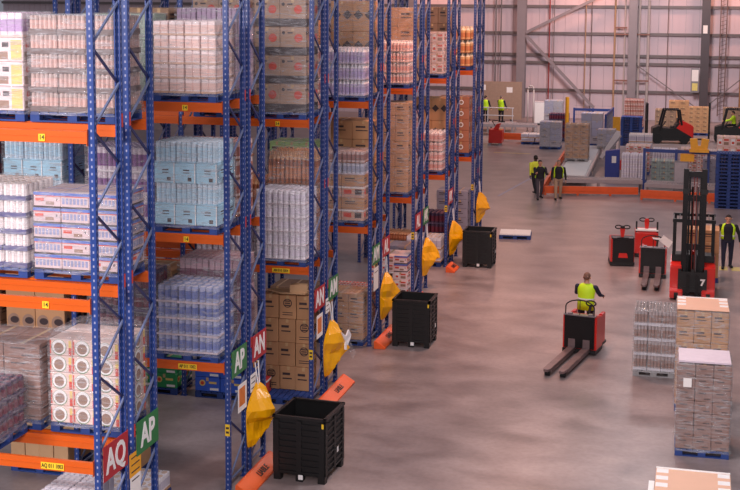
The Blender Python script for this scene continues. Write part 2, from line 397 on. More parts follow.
def pack_mesh(w, d, h, nx, ny, body, cap, band, tray, th=.05, shape='round', neck=.0, top=None):
    """a tray or shrink pack of items: each item its own column of the mesh"""
    key = ('pk', round(w, 3), round(d, 3), round(h, 3), nx, ny, body.name, cap.name, band.name, tray.name, th, shape, neck)
    if key in CACHE: return CACHE[key]
    b = MB(); g = .005; b.box(-w/2+g, w/2-g, -d/2+g, d/2-g, .002, th, 3)
    dx, dy = (w-.02)/nx, (d-.02)/ny; n = 8
    for i in range(nx):
        for j in range(ny):
            if 0 < i < nx-1 and 0 < j < ny-1 and neck == 0: pass
            cx, cy = -w/2+.01+dx*(i+.5), -d/2+.01+dy*(j+.5)
            def ring(s, z):
                rx, ry = dx/2*s, dy/2*s
                if shape == 'square': return [(cx+a*rx, cy+c*ry, z) for a, c in ((-.8, -1), (.8, -1), (1, -.8), (1, .8), (.8, 1), (-.8, 1), (-1, .8), (-1, -.8))]
                return [(cx+rx*math.cos(2*math.pi*(q+.5)/n), cy+ry*math.sin(2*math.pi*(q+.5)/n), z) for q in range(n)]
            z0, z1 = .012, h-.004
            zz = z0+(z1-z0)*(1-neck)
            b.rings([ring(.97, z0), ring(.97, z0+(zz-z0)*.22)], 0, False)
            b.rings([ring(1, z0+(zz-z0)*.22), ring(1, z0+(zz-z0)*.74)], 2, False)
            b.rings([ring(.97, z0+(zz-z0)*.74), ring(.95, zz)], 0, not neck)
            if neck: b.rings([ring(.95, zz), ring(.4, zz+(z1-zz)*.55), ring(.4, z1)], 1, True)
            else: b.disc((cx, cy, zz-.001), 'z', dx*.36, .004, 8, 1, dy*.36)
    CACHE[key] = b.mesh('pack', [body, cap, band, tray]); return CACHE[key]

def film_mesh(W, D, H, dome=0., name='wrap'):
    b = MB(); rr = []; n = 40
    rnd = random.Random(int(W*1000+H*777))
    zs = [-.045, .0, .08]+[H*i/7 for i in range(1, 8)]+[H+.012]
    for q, z in enumerate(zs):
        ring = []
        for i in range(n):
            t = i/n*4; s = int(t); u = (t-s)*2-1; e = .016+.006*rnd.random()+(.02 if z < .05 else 0)
            x, y = {0: (u, -1), 1: (1, u), 2: (-u, 1), 3: (-1, -u)}[s]
            ring.append((x*(W/2+e), y*(D/2+e), z))
        rr.append(ring)
    rr.append([(p[0]*.82, p[1]*.82, H+.02+dome*.8) for p in rr[-1]])
    rr.append([(p[0]*.3, p[1]*.3, H+.025+dome) for p in rr[-2]])
    b.rings(rr, 0, caps=False); b.f.append(tuple(range(len(b.v)-n, len(b.v)))); b.m.append(0)
    return b.mesh(name, M_FILM, smooth=True)

def C(name, rgb, **k): return mat(name, rgb, .45, var=.06, scale=8, rand=.06, **k)
PK = {  # goods: pieces across, deep, layers, and how one piece looks
 'pink_cans': dict(n=(3, 3, 5), pk=(6, 4, C('can_pinkgrey', (178, 152, 144)), M_STEEL, C('can_pink', (204, 164, 154)), C('tray_grey', (104, 84, 80)), .085)),
 'silver': dict(n=(2, 5, 6), pk=(4, 1, C('tray_silver', (196, 192, 200)), C('tray_silvertop', (208, 204, 210)), C('tray_silver', (196, 192, 200)), C('tray_slate', (120, 116, 124)), .03, 'square')),
 'trays': dict(n=(3, 2, 4), pk=(4, 4, C('can_silver', (176, 160, 158)), M_BLACK2, C('can_copper', (150, 116, 104)), C('tray_silvertop', (208, 204, 210)), .06)),
 'pink_bags': dict(n=(2, 2, 4), mix=[('car', C('bag_white', (232, 206, 204)), 'bag'), ('car', C('bag_white', (232, 206, 204)), 'bag'), ('car', C('bag_white', (232, 206, 204)), 'bag'), ('pk', 5, 3, C('bag_pale', (232, 214, 222)), C('bag_lilac', (206, 176, 196)), C('bag_violet', (176, 140, 186)), C('bag_base', (220, 190, 180)), .04, 'square')]),
 'cases': dict(n=(3, 2, 5), alt=[(C('case_pinkwhite', (206, 182, 184)), 'case'), (C('case_pinkwhite', (206, 182, 184)), 'case2'), (C('case_pinkwhite', (206, 182, 184)), 'case')]),
 'brown_plain': dict(n=(2, 2, 5), car=(mat('carton_mauvebrown', (140, 104, 92), .75, var=.06, scale=3, rand=.05), 'stamps')),
 'rolls': dict(n=(3, 2, 5), pk=(4, 3, C('roll_white', (240, 228, 226)), C('roll_core', (206, 180, 164)), C('roll_white', (240, 228, 226)), C('roll_band', (86, 82, 128)), .075)),
 'circles': dict(n=(3, 2, 5), car=(C('carton_white', (228, 200, 190)), 'circle')),
 'brown': dict(n=(3, 2, 4), car=(M_TAN3, 'bars')),
 'tan': dict(n=(2, 2, 4), car=(M_TAN, 'bars')),
 'boxes_white': dict(n=(4, 3, 5), pk=(2, 2, C('box_white', (236, 214, 212)), C('box_top', (232, 206, 202)), C('box_peach', (224, 186, 176)), C('box_base', (206, 164, 140)), .04, 'square')),
 'green_grey': dict(n=(2, 2, 3), car=(C('carton_greygreen', (150, 168, 152)), 'bars')),
 'tissue': dict(n=(3, 2, 4), mix=[('car', C('tissue_blue', (164, 206, 226)), 'tissue'), ('pk', 4, 3, C('tissue_white', (206, 222, 234)), C('tissue_top', (226, 230, 238)), C('tissue_pale', (186, 216, 232)), C('tissue_blue', (164, 206, 226)), .02, 'round')]),
 'violet': dict(n=(3, 2, 3), pk=(4, 3, C('bottle_white', (236, 222, 232)), C('cap_violet', (110, 70, 140)), C('bottle_violet', (150, 96, 160)), C('tray_white', (236, 226, 230)), .04)),
 'jars': dict(n=(3, 2, 4), pk=(3, 2, C('jar_blue', (172, 178, 212)), C('jar_lid', (214, 206, 222)), C('jar_label', (106, 122, 184)), C('jar_tray', (208, 192, 200)), .035)),
 'dark_packs': dict(n=(2, 2, 4), pk=(4, 3, C('pack_dark', (74, 56, 84)), C('pack_dark_top', (120, 60, 80)), C('pack_wine', (110, 40, 60)), C('pack_tray', (92, 80, 110)), .04)),
 'swoosh': dict(n=(2, 2, 2), car=(M_TAN, 'swoosh')),
 'plain': dict(n=(4, 2, 1), car=(M_TAN2, None)),
 'lilac': dict(n=(3, 2, 3), pk=(4, 3, C('bottle_lilac', (206, 190, 220)), C('cap_white', (246, 238, 244)), C('label_lilac', (184, 164, 206)), C('tray_lilac', (214, 200, 216)), .03, 'round', .28)),
 'tall_lilac': dict(n=(3, 2, 2), pk=(4, 3, C('tall_plum', (150, 120, 150)), C('cap_pale', (214, 196, 206)), C('tall_mauve', (190, 160, 176)), C('tray_plum', (120, 90, 110)), .03, 'square')),
 'redwhite': dict(n=(3, 2, 4), pk=(4, 2, C('pack_palepink', (214, 186, 180)), C('pack_redtop', (182, 80, 76)), C('pack_redband', (172, 112, 100)), C('pack_browntray', (150, 104, 84)), .04)),
 'wine': dict(n=(2, 2, 2), pk=(5, 2, C('wine_pink', (188, 150, 160)), C('wine_top', (206, 180, 188)), C('wine_dark', (112, 60, 82)), C('wine_edge', (206, 186, 192)), .03, 'square')),
 'red_dot': dict(n=(2, 2, 4), car=(mat('carton_dustgrey', (172, 138, 116), .75, var=.06, scale=3, rand=.05), 'dot')),
 'white_bottles': dict(n=(3, 2, 5), pk=(3, 3, C('bottle_bright', (240, 232, 238)), C('bottle_cap', (226, 214, 226)), C('bottle_label', (226, 216, 228)), C('tray_clear', (216, 200, 206)), .02)),
 'brown_bottles': dict(n=(3, 2, 3), pk=(4, 3, C('bottle_amber', (170, 100, 66)), C('cap_gold', (220, 170, 130)), C('label_amber', (206, 140, 104)), C('tray_amber', (160, 100, 70)), .03, 'round', .25)),
 'green_film': dict(n=(3, 2, 4), car=(C('pack_greygreen', (150, 164, 156)), 'bars')),
 'grey_wrapped': dict(n=(2, 2, 4), alt=[(C('wrap_grey', (172, 160, 166)), None), (C('wrap_lilac', (164, 158, 178)), None), (C('wrap_grey', (172, 160, 166)), 'bars')]),
 'green': dict(n=(3, 2, 4), car=(C('pack_green', (150, 186, 110)), 'bars')),
 'logo_ring': dict(n=(3, 1, 4), alt=[(M_TAN, 'ring'), (M_TAN, 'bars'), (M_TAN, 'bars')]),
 'blue_crates': dict(n=(2, 2, 2), car=(C('crate_blue', (50, 92, 196)), 'fruit')),
 'green_crates': dict(n=(2, 2, 2), car=(C('crate_green', (34, 140, 78)), 'fruit')),
 'mixed': dict(n=(2, 2, 6), mix=[('car', C('carton_redwhite', (206, 160, 140)), 'casered'), ('car', M_TAN, 'bars'), ('car', C('carton_redwhite', (206, 160, 140)), 'casered'), ('car', M_TAN, 'bars'), ('pk', 5, 3, C('jar_glass', (206, 206, 220)), C('jar_white', (240, 236, 240)), C('jar_greyblue', (160, 164, 186)), C('jar_tray', (196, 184, 196)), .03), ('pk', 5, 3, C('pack_palepink', (214, 186, 180)), C('can_pink', (222, 186, 180)), C('pack_brownpink', (160, 112, 106)), C('pack_browntray', (150, 104, 84)), .03)]),
 'pink_bottles': dict(n=(2, 2, 4), pk=(4, 3, C('bottle_rose', (240, 208, 204)), C('cap_rose', (250, 226, 220)), C('label_rose', (222, 160, 150)), C('tray_rose', (214, 170, 156)), .03, 'round', .2)),
 'pink_boxes': dict(n=(3, 2, 5), alt=[(C('carton_pinkwhite', (234, 206, 204)), 'printed'), (C('carton_pinkwhite', (234, 206, 204)), 'casered'), (C('carton_pinkwhite', (234, 206, 204)), 'case2')]),
 'white_packs': dict(n=(2, 2, 2), pk=(4, 2, C('pack_white', (240, 232, 236)), C('pack_whitetop', (220, 190, 170)), C('pack_greywhite', (206, 196, 210)), C('tray_tan', (196, 150, 116)), .05, 'square')),
 'diamond': dict(n=(2, 2, 3), car=(M_TAN, 'diamond')),
 'pale_dot': dict(n=(1, 2, 5), car=(C('carton_rust', (176, 112, 84)), 'pale')),
 'amber_bottles': dict(n=(2, 2, 3), pk=(3, 3, C('bottle_honey', (226, 176, 124)), C('cap_honey', (246, 220, 190)), C('label_honey', (206, 130, 84)), C('tray_amber', (160, 100, 70)), .03, 'round', .3)),
 'grey_crates': dict(n=(2, 2, 5), car=(C('crate_grey', (150, 142, 156)), 'bars')),
 'speckled': dict(n=(2, 2, 6), car=(C('carton_redpink', (208, 150, 150)), 'printed')),
 'printed_trays': dict(n=(3, 2, 4), car=(C('tray_printed', (226, 188, 178)), 'printed')),
}
def load(kind, x, y, z, W=1.2, D=1.0, H=1.2, label='', wrap=False, pallet='blue', rz=0., front_gap=0., group='palletised goods on the racking', n=None, dome=0., pd=None, jit=1.):
    k = PK[kind]; nx, ny, nl = n or k['n']
    root = thing('pallet_load', label, 'pallet load', (x, y, z), rz, group)
    z0 = 0
    if pallet:
        mk('pallet', pallet_mesh(W, pd or D, pallet == 'blue'), root); z0 = .152
    w, d, h = W/nx, (D-front_gap)/ny, H/nl; rnd = random.Random(kind+label)
    for l in range(nl):
        for i in range(nx):
            for j in range(ny):
                if not (j == 0 or i in (0, nx-1) or l == nl-1): continue
                spec = k.get('mix')
                if spec:
                    s = spec[l % len(spec)]
                    me = carton_mesh(w, d, h, s[1], s[2]) if s[0] == 'car' else pack_mesh(w, d, h, *s[1:]); nm = 'carton' if s[0] == 'car' else 'pack'
                elif 'alt' in k: me = carton_mesh(w, d, h, *k['alt'][(i*2+l*2+l//2) % 3]); nm = 'carton'
                elif 'car' in k: me = carton_mesh(w, d, h, *k['car']); nm = 'carton'
                else: me = pack_mesh(w, d, h, *k['pk']); nm = 'pack'
                o = mk(nm, me, root, (-W/2+w*(i+.5)+rnd.uniform(-.004, .004)*jit, -D/2+front_gap+d*(j+.5)+rnd.uniform(-.004, .004)*jit, z0+l*h), R(rnd.uniform(-.7, .7))*jit)
    if wrap:
        mk('wrap', film_mesh(W, D, H, dome), root, (0, 0, z0))
    return root

# ------------------------------------------------------------------ pallet racking
X0, Y0, P = -8.059, 16.1625, 5.2
DU = (0, .853, 1.115, 1.932)                            # the four uprights of a back-to-back pair
BAY = 3.02
LV = {1: (2.25, 4.60, 6.97), 3: (2.97, 6.21)}            # underside of the beams; they are 0.17 deep
def levels(n): return LV[1] if n <= 2 else LV[3]
BH = .17
def upright_mesh(H=11.4):
    if 'up' in CACHE: return CACHE['up']
    b = MB(); w, d = .046, .036
    b.prism([(-w, -d), (w, -d), (w, d), (w-.02, d), (w-.012, d-.008), (w-.012, -d+.012), (-w+.012, -d+.012), (-w+.012, d-.008), (-w+.02, d), (-w, d)], 0, H, 'z')
    b.box(-.07, .07, -.06, .06, 0, .012)
    CACHE['up'] = b.mesh('upright', M_UP); return CACHE['up']
def brace_mesh(dy, dz, m, name):
    key = ('br', round(dy, 3), round(dz, 3), m.name)
    if key not in CACHE:
        b = MB(); b.bar((0, 0, 0), (0, dy, dz), .028, .034); CACHE[key] = b.mesh('brace', m)
    return CACHE[key]
def beam_mesh(L):
    key = ('beam', round(L, 3))
    if key not in CACHE:
        b = MB(); b.box(-L/2, L/2, -.025, .025, 0, BH); b.box(-L/2, L/2, -.032, -.025, BH*.52, BH*.60)
        for s in (-1, 1): b.box(s*L/2-.004, s*L/2+.004, -.034, .034, -.03, BH+.03)
        CACHE[key] = b.mesh('beam', M_BEAM)
    return CACHE[key]
M_CONN = mat('connector_red', (196, 60, 50), .5)
def rack(n, half, label, nb=2):
    ya, yb = (Y0+(n-1)*P+DU[0], Y0+(n-1)*P+DU[1]) if half == 'A' else (Y0+(n-1)*P+DU[2], Y0+(n-1)*P+DU[3])
    root = thing('pallet_rack', label, 'pallet rack', (X0, ya, 0), 0, 'rows of pallet racking')
    dep = yb-ya
    for f in range(nb+1):
        x = -f*BAY
        mk('upright', upright_mesh(), root, (x, 0, 0)); mk('upright', upright_mesh(), root, (x, dep, 0), math.pi)
        z = .22 if f == 0 else .22; up = True; i = 0
        while z < 10.9:
            m = M_BRACE_LIT if i % 2 == 0 else M_BRACE_SHADE
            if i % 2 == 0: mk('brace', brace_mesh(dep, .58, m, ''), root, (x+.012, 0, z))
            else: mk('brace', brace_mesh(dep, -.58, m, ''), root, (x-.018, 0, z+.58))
            z += .58; i += 1
        mk('brace', brace_mesh(dep, 0, M_BRACE_LIT, ''), root, (x, 0, .2))
        if f == 0:
            for z in (2.5, 4.85, 7.2): MB().box(0, .006, -.018, .018, z-.08, z+.12).build('beam_lock', M_CONN, root, (x+.0465, dep if half == 'A' else 0, 0))
    for bqy in range(nb):
        for z in levels(n):
            for y in (-.045, dep+.045):
                mk('beam', beam_mesh(BAY-.10), root, (-bqy*BAY-BAY/2, y, z))
    return root
RK = {}
for n, half, lab in (
    (1, 'A', 'nearest pallet rack, blue uprights and orange beams, with the red AQ sign'),
    (1, 'B', 'blue and orange pallet rack standing back to back with the AQ rack'),
    (2, 'A', 'pallet rack with the green AP sign facing the bare aisle floor'),
    (2, 'B', 'pallet rack whose end carries the large red AN sign and yellow sack'),
    (3, 'A', 'pallet rack with smaller red AN sign, brown cartons on its floor pallet'),
    (3, 'B', 'pallet rack with the upper green AM sign beside the torn yellow sack'),
    (4, 'A', 'pallet rack with the distant green AM sign behind the second black bin'),
    (4, 'B', 'pallet rack with the red AL sign above the second black bin'),
    (5, 'A', 'pallet rack with tall brown carton stack beyond the second black bin'),
    (5, 'B', 'pallet rack with the small green AK sign'),
    (6, 'A', 'pallet rack just left of the third black bin'),
    (6, 'B', 'pallet rack behind the third black bin, back to back with its neighbour'),
    (7, 'A', 'last but one pallet rack at far end, amber bottles on its top shelf'),
    (7, 'B', 'farthest pallet rack at the end of the row, last before the back wall')):
    RK[n, half] = rack(n, half, lab, 1 if n == 1 else 2)

def slotx(s): return X0-.76 - (s % 2)*1.34 - (s//2)*BAY
def yfront(n, half): return Y0+(n-1)*P+(-.07 if half == 'A' else DU[3]+.07-1.0)
def shelf(row, half, lev, slot, kind, H, label, W=1.2, D=.95, dx=0., dy=0., **kw):
    z = 0.002 if lev == 0 else levels(row)[lev-1]+BH+.002
    return load(kind, slotx(slot)+dx, yfront(row, half)+D/2+dy, z, W, D, H, label, **kw)
# first rack: goods of the pair stand on its rear half
shelf(1, 'B', 3, 0, 'pink_cans', 1.42, 'pink grey canned goods in five banded layers, top shelf above the AQ sign', W=1.36, dx=-.06, wrap=True)
shelf(1, 'B', 3, 1, 'pink_bags', 1.45, 'pink and yellow square packs at upper left edge of the picture', W=1.25, dx=-.12, wrap=True)
shelf(1, 'B', 2, 0, 'cases', 1.17, 'blue topped white cases with red stripe, middle shelf above the AQ sign', W=1.36, wrap=True, dx=-.05)
shelf(1, 'B', 2, 1, 'rolls', 1.27, 'white paper rolls with dark bands at the left edge of the picture', W=1.22, wrap=True, dx=-.12)
shelf(1, 'B', 1, 0, 'circles', 1.30, 'shrink-wrapped white cartons printed with green and brown circles, domed film top', W=1.14, wrap=True, dome=.16, dx=.05)
shelf(1, 'B', 1, 1, 'brown_plain', 1.18, 'film wrapped brown cartons left of the circle printed cartons', W=1.22, wrap=True, dx=.05)
load('white_packs', -9.62, 20.35, .002, 1.2, 1.25, .30, 'low blue pallet of white packs on aisle floor behind the nearest green AP sign', n=(2, 3, 1))
shelf(1, 'A', 1, 1, 'dark_packs', .75, 'loosely film wrapped dark goods at lower left edge of the picture', W=1.25, wrap=True, dx=-.13, n=(2, 2, 3), dome=.1)
shelf(1, 'A', 0, 0, 'silver', 1.75, 'silver trays stacked on the floor in the lower left corner', W=.78, dx=.20)
# second rack
shelf(2, 'A', 3, 0, 'boxes_white', 1.28, 'white and peach small boxes packed on top shelf right of the green wrapped load', wrap=True)
shelf(2, 'A', 3, 1, 'green_grey', 1.40, 'grey green film wrapped cartons behind the nearest double upright', wrap=True)
shelf(2, 'A', 2, 0, 'tissue', 1.50, 'pale blue tissue packs on middle shelf between the two nearest rack ends', wrap=True)
shelf(2, 'A', 2, 1, 'violet', 1.36, 'violet and white bottle packs seen through the nearest rack frame', wrap=True)
shelf(2, 'A', 2, 2, 'tissue', 1.42, 'pale blue tissue packs at left under the upper orange beam', wrap=True)
shelf(2, 'A', 2, 3, 'dark_packs', 1.4, 'dark packs at left edge beside the pale blue tissue packs')
shelf(2, 'A', 1, 0, 'jars', 1.22, 'film wrapped blue jars on lowest shelf over the bare aisle floor', wrap=True)
shelf(2, 'A', 1, 1, 'dark_packs', 1.40, 'dark wine and purple packs seen through the lower nearest rack frame', wrap=True)
shelf(2, 'A', 1, 2, 'swoosh', 1.45, 'brown cartons with dark oval print and white label at left', dx=-.02)
shelf(2, 'A', 1, 3, 'brown', 1.3, 'brown cartons at left edge below the lower middle orange beam')
shelf(2, 'A', 0, 2, 'plain', .62, 'pale brown cartons on floor seen between the two lowest orange beams')
shelf(2, 'A', 0, 1, 'plain', .62, 'pale brown cartons on floor just left of the red AQ sign', W=.8, dx=-.16, n=(3, 2, 1))
shelf(2, 'B', 3, 0, 'tall_lilac', 1.50, 'tall plum and mauve packs standing behind the white and peach boxes', wrap=True)
shelf(2, 'B', 3, 1, 'brown', 1.5, 'brown cartons on top shelf behind the grey green wrapped load')
shelf(2, 'B', 2, 0, 'redwhite', 1.40, 'red and pale pink packs behind the pale blue tissue packs')
shelf(2, 'B', 2, 1, 'brown', 1.2, 'brown cartons on middle shelf behind the violet bottle packs')
shelf(2, 'B', 1, 0, 'wine', 1.52, 'dark red ribbed packs behind the film wrapped blue jars', wrap=True)
shelf(2, 'B', 1, 1, 'tan', 1.25, 'tan cartons on lowest shelf left of the dark red ribbed packs')
# third rack
shelf(3, 'A', 2, 0, 'red_dot', 2.45, 'large film wrapped cartons with red dots and dark bands on top shelf', wrap=True, dx=.06, W=1.16)
shelf(3, 'A', 2, 1, 'red_dot', 2.45, 'red dotted cartons farther left behind the white and peach boxes', wrap=True)
shelf(3, 'A', 1, 0, 'white_bottles', 1.52, 'white bottle packs five layers high above the brown logo cartons', wrap=True, dx=.06, W=1.16)
shelf(3, 'A', 1, 1, 'white_bottles', .5, 'low pallet of white bottles seen under the pale blue tissue packs', n=(3, 2, 2))
sh = shelf(3, 'A', 0, 0, 'logo_ring', 2.2, 'brown cartons with round dark logos stacked at back of blue floor pallet', front_gap=.60, jit=4., dx=.03)
rb = thing('carton', 'red and white printed box on the blue floor pallet beside cartons', 'carton', (X0-1.22, Y0+2*P+.22, .156), .05)
mk('body', carton_mesh(.32, .36, .34, C('carton_redprint', (196, 52, 50)), 'casered'), rb)
MB().prism([(-.55, .25), (-.1, -.05), (.45, .0), (.55, .3), (.1, .5)], 2.41, 2.44, 'z').prism([(.1, .0), (.5, .05), (.45, .2), (.15, .2)], 2.44, 2.62, 'z').build('open_flap', M_TAN2, sh)
shelf(3, 'A', 0, 1, 'blue_crates', .66, 'blue boxes with orange fruit print on floor pallet', dx=-.03)
shelf(3, 'A', 0, 2, 'green_crates', .66, 'green boxes with fruit print on floor pallet')
shelf(3, 'B', 2, 0, 'pink_bottles', 1.4, 'pink bottle packs on top shelf behind the red dotted cartons')
shelf(3, 'B', 1, 0, 'brown_bottles', 2.25, 'amber bottles under film behind and above the white bottle packs', wrap=True)
shelf(3, 'B', 1, 1, 'brown_bottles', 1.6, 'amber bottles on first shelf behind the low white bottle pallet')
# fourth
shelf(4, 'A', 2, 0, 'lilac', 1.22, 'lilac bottles in three layers on top shelf of the AM and AL rack', n=(3, 2, 3), wrap=True)
shelf(4, 'A', 2, 1, 'tan', 1.9, 'tan cartons on top shelf left of the lilac bottles')
shelf(4, 'A', 1, 0, 'mixed', 1.80, 'mixed load of brown cartons, jars and pink tins below the lilac bottles', wrap=True)
shelf(4, 'A', 1, 1, 'green', 2.0, 'green packs seen above the amber bottles', wrap=True)
shelf(4, 'A', 0, 0, 'tan', 1.22, 'brown film wrapped cartons on floor beside the torn yellow sack', wrap=True, n=(3, 2, 3))
shelf(4, 'A', 0, 1, 'brown', 1.3, 'brown cartons on floor behind the round logo cartons')
shelf(4, 'B', 2, 0, 'diamond', 2.4, 'brown cartons rising behind the lilac bottles', wrap=True)
shelf(4, 'B', 1, 0, 'tan', 2.5, 'brown cartons on first shelf behind the mixed load', n=(2, 2, 5))
shelf(4, 'B', 0, 0, 'redwhite', 1.1, 'red and pink packs on floor behind the red AL sign')
# fifth
shelf(5, 'A', 2, 0, 'pink_bottles', 1.24, 'pink bottles on top shelf directly above the tall brown carton stack', n=(3, 2, 4), wrap=True)
shelf(5, 'A', 1, 0, 'tan', 2.66, 'tall stack of brown cartons seven layers high under the pink bottles', n=(3, 2, 7), wrap=True)
shelf(5, 'A', 0, 0, 'pink_boxes', 1.22, 'pale pink printed boxes on floor over the second black bin', n=(3, 2, 5))
shelf(5, 'A', 1, 1, 'brown', 1.0, 'brown cartons on first shelf left of the tall brown stack')
shelf(5, 'B', 2, 0, 'tan', 2.2, 'brown cartons on top shelf rising behind the pink bottles', wrap=True)
shelf(5, 'B', 1, 0, 'speckled', 2.3, 'red and white printed packs right of the tall brown carton stack', wrap=True)
shelf(5, 'B', 0, 0, 'grey_crates', 1.3, 'grey crates on floor behind the pale pink printed boxes')
# sixth
shelf(6, 'A', 2, 0, 'printed_trays', 1.38, 'bright pink printed trays on top shelf left of the amber bottles', wrap=True)
shelf(6, 'A', 1, 0, 'pink_bottles', 1.3, 'pink bottles on first shelf below the diamond printed cartons', wrap=True)
shelf(6, 'A', 0, 0, 'white_packs', .84, 'white packs in tan trays on floor left of the third black bin')
shelf(6, 'B', 0, 1, 'brown_bottles', .75, 'low load of amber bottles on floor seen under the mixed load')
shelf(6, 'B', 2, 0, 'brown', 2.2, 'brown cartons rising behind the bright pink printed trays')
shelf(6, 'B', 1, 0, 'diamond', 2.35, 'brown cartons with dark diamonds above the far pink bottles')
shelf(6, 'B', 0, 0, 'dark_packs', 1.5, 'dark packs on floor above the third black bin')
# seventh
shelf(7, 'A', 2, 0, 'amber_bottles', 1.48, 'amber and white bottles on the farthest top shelf')
shelf(7, 'A', 1, 0, 'pale_dot', 2.1, 'rust brown cartons with pale dots on the farthest first shelf', n=(2, 2, 5))
shelf(7, 'A', 0, 0, 'grey_crates', 1.7, 'grey crates stacked on floor at the farthest rack end')
shelf(7, 'B', 1, 0, 'tan', 1.4, 'tan cartons on first shelf behind the rust brown cartons')

# yellow beam plates on the near racks
M_LINK = mat('label_ink', (40, 34, 26), .6)
def plate(rk, n, half, x, z, s, w=.30):
    r = RK[n, half]; lp = MB().box(-w/2, w/2, -.004, .0, -.05, .05).build('beam_plate', M_YEL, r, (x, -.0785, z+BH*.42))
    text('lettering', s, .085 if len(s) > 3 else .09, M_LINK, lp, (0, -.006, 0), UPR_Y, .001, .72 if len(s) > 3 else .9)
plate(RK and 1 or 1, 1, 'A', -.68, LV[1][0], 'AQ 011 1003', .36)
plate(1, 1, 'A', -.73, LV[1][1], '14', .10); plate(1, 1, 'A', -.73, LV[1][2], '14', .10)
plate(2, 2, 'A', -.75, LV[1][0], 'AP 011 1002', .36); plate(2, 2, 'A', -.75, LV[1][1], '14', .10); plate(2, 2, 'A', -.75, LV[1][2], '14', .10)
plate(3, 3, 'A', -.68, LV[3][0], 'AN 010 1004', .40); plate(3, 3, 'A', -.75, LV[3][1], '14', .10)

# ------------------------------------------------------------------ signs, notices, sacks on the rack ends
M_SR = mat('sign_red', (176, 28, 42), .4, var=.03); M_SG = mat('sign_green', (34, 116, 62), .4, var=.03)
def sign(n, half, s, red, label, zc=2.36, h=.50, yo=0.):
    ya = Y0+(n-1)*P+(DU[0] if half == 'A' else DU[2]); wd = .80
    r = thing('aisle_sign', label, 'sign', (X0+.058, ya+.43+yo, zc), 0, 'aisle signs on the rack ends')
    MB().box(0, .008, -wd/2, wd/2, -h/2, h/2).build('panel', M_SR if red else M_SG, r)
    text('lettering', s, .50, M_WHITE, r, (.011, 0, -.01), UPR_X, .012, .86)
sign(1, 'A', 'AQ', True, 'red sign reading AQ at the lower left', h=.52)
sign(1, 'B', 'AP', False, 'nearest green sign reading AP, right of the red AQ sign', h=.52)
sign(2, 'A', 'AP', False, 'farther green sign reading AP, left of the large red AN sign')
sign(2, 'B', 'AN', True, 'larger red sign reading AN above the nearest yellow sack')
sign(3, 'A', 'AN', True, 'smaller red sign reading AN above the torn yellow sack')
sign(3, 'B', 'AM', False, 'nearer green sign reading AM')
sign(4, 'A', 'AM', False, 'farther small green sign reading AM by the red AL sign')
sign(4, 'B', 'AL', True, 'red sign reading AL over the second black bin')
sign(5, 'A', 'AL', True, 'tiny far red sign reading AL by the green AK sign')
sign(5, 'B', 'AK', False, 'small green sign reading AK')
sign(6, 'A', 'AK', True, 'far red sign above the yellow sack at the third black bin')
M_NOT = mat('notice_orange', (238, 164, 30), .5)
def notice(n, y, z, h, w, m, label, lines=3, cat='notice', x=.053):
    r = thing('notice', label, cat, (X0+x, Y0+(n-1)*P+y, z), 0, 'notices on the rack ends')
    MB().box(0, .005, -w/2, w/2, -h/2, h/2).build('sheet', m, r)
    b = MB()
    for i in range(lines): b.box(.005, .008, -w*.36, w*.36, h*.3-i*h*.6/max(lines-1, 1)-.009, h*.3-i*h*.6/max(lines-1, 1)+.009)
    (MB().box(.005, .008, -w*.38, w*.30, -h*.30, h*.36).box(.008, .010, -w*.1, w*.16, -h*.15, h*.25) if lines == 2 else b).build('print', M_INK if lines != 2 else mat('print_orange', (216, 120, 60)), r)
notice(1, 1.10, 2.02, .36, .40, M_NOT, 'yellow notice with dark print below the gap between AQ and AP signs', 3)
notice(1, 1.10, 1.69, .30, .36, M_PAPER, 'white paper under the yellow notice at lower left', 1)
notice(2, .60, 1.62, .52, .46, M_PAPER, 'white notice with orange picture below the farther green AP sign', 2)
notice(2, 1.20, 1.72, .34, .30, M_PAPER, 'small white notice between the green AP and red AN signs', 3)
notice(3, .45, 1.72, .52, .46, M_PAPER, 'white notice with orange picture below the smaller red AN sign', 2)
notice(3, 1.08, 2.04, .34, .30, M_PAPER, 'small white notice between the smaller AN and green AM signs', 3)
notice(4, .45, 1.70, .6, .5, M_PAPER, 'white board hanging left of the yellow sack behind the second black bin', 1)
notice(4, .42, 2.06, .08, .3, M_YEL, 'small yellow notice under the farther green AM sign', 3)
for n, lab in ((2, 'yellow tag on the front upright under the farther green AP sign'), (3, 'yellow tag on the front upright beside the brown logo cartons'), (5, 'yellow tag on the front upright of the far AL rack'), (6, 'yellow tag on the upright left of the third bin'), (7, 'yellow tag on the farthest front upright')):
    t = thing('upright_tag', lab, 'tag', (X0, Y0+(n-1)*P-.042, 1.18 if n < 5 else 2.0), 0, 'yellow upright tags')
    MB().box(-.044, .044, -.004, 0, -.11, .11).build('plate', M_YEL, t)
    MB().box(-.03, .03, -.007, -.004, -.06, -.02).box(-.03, .03, -.007, -.004, .02, .06).build('print', M_INK, t)

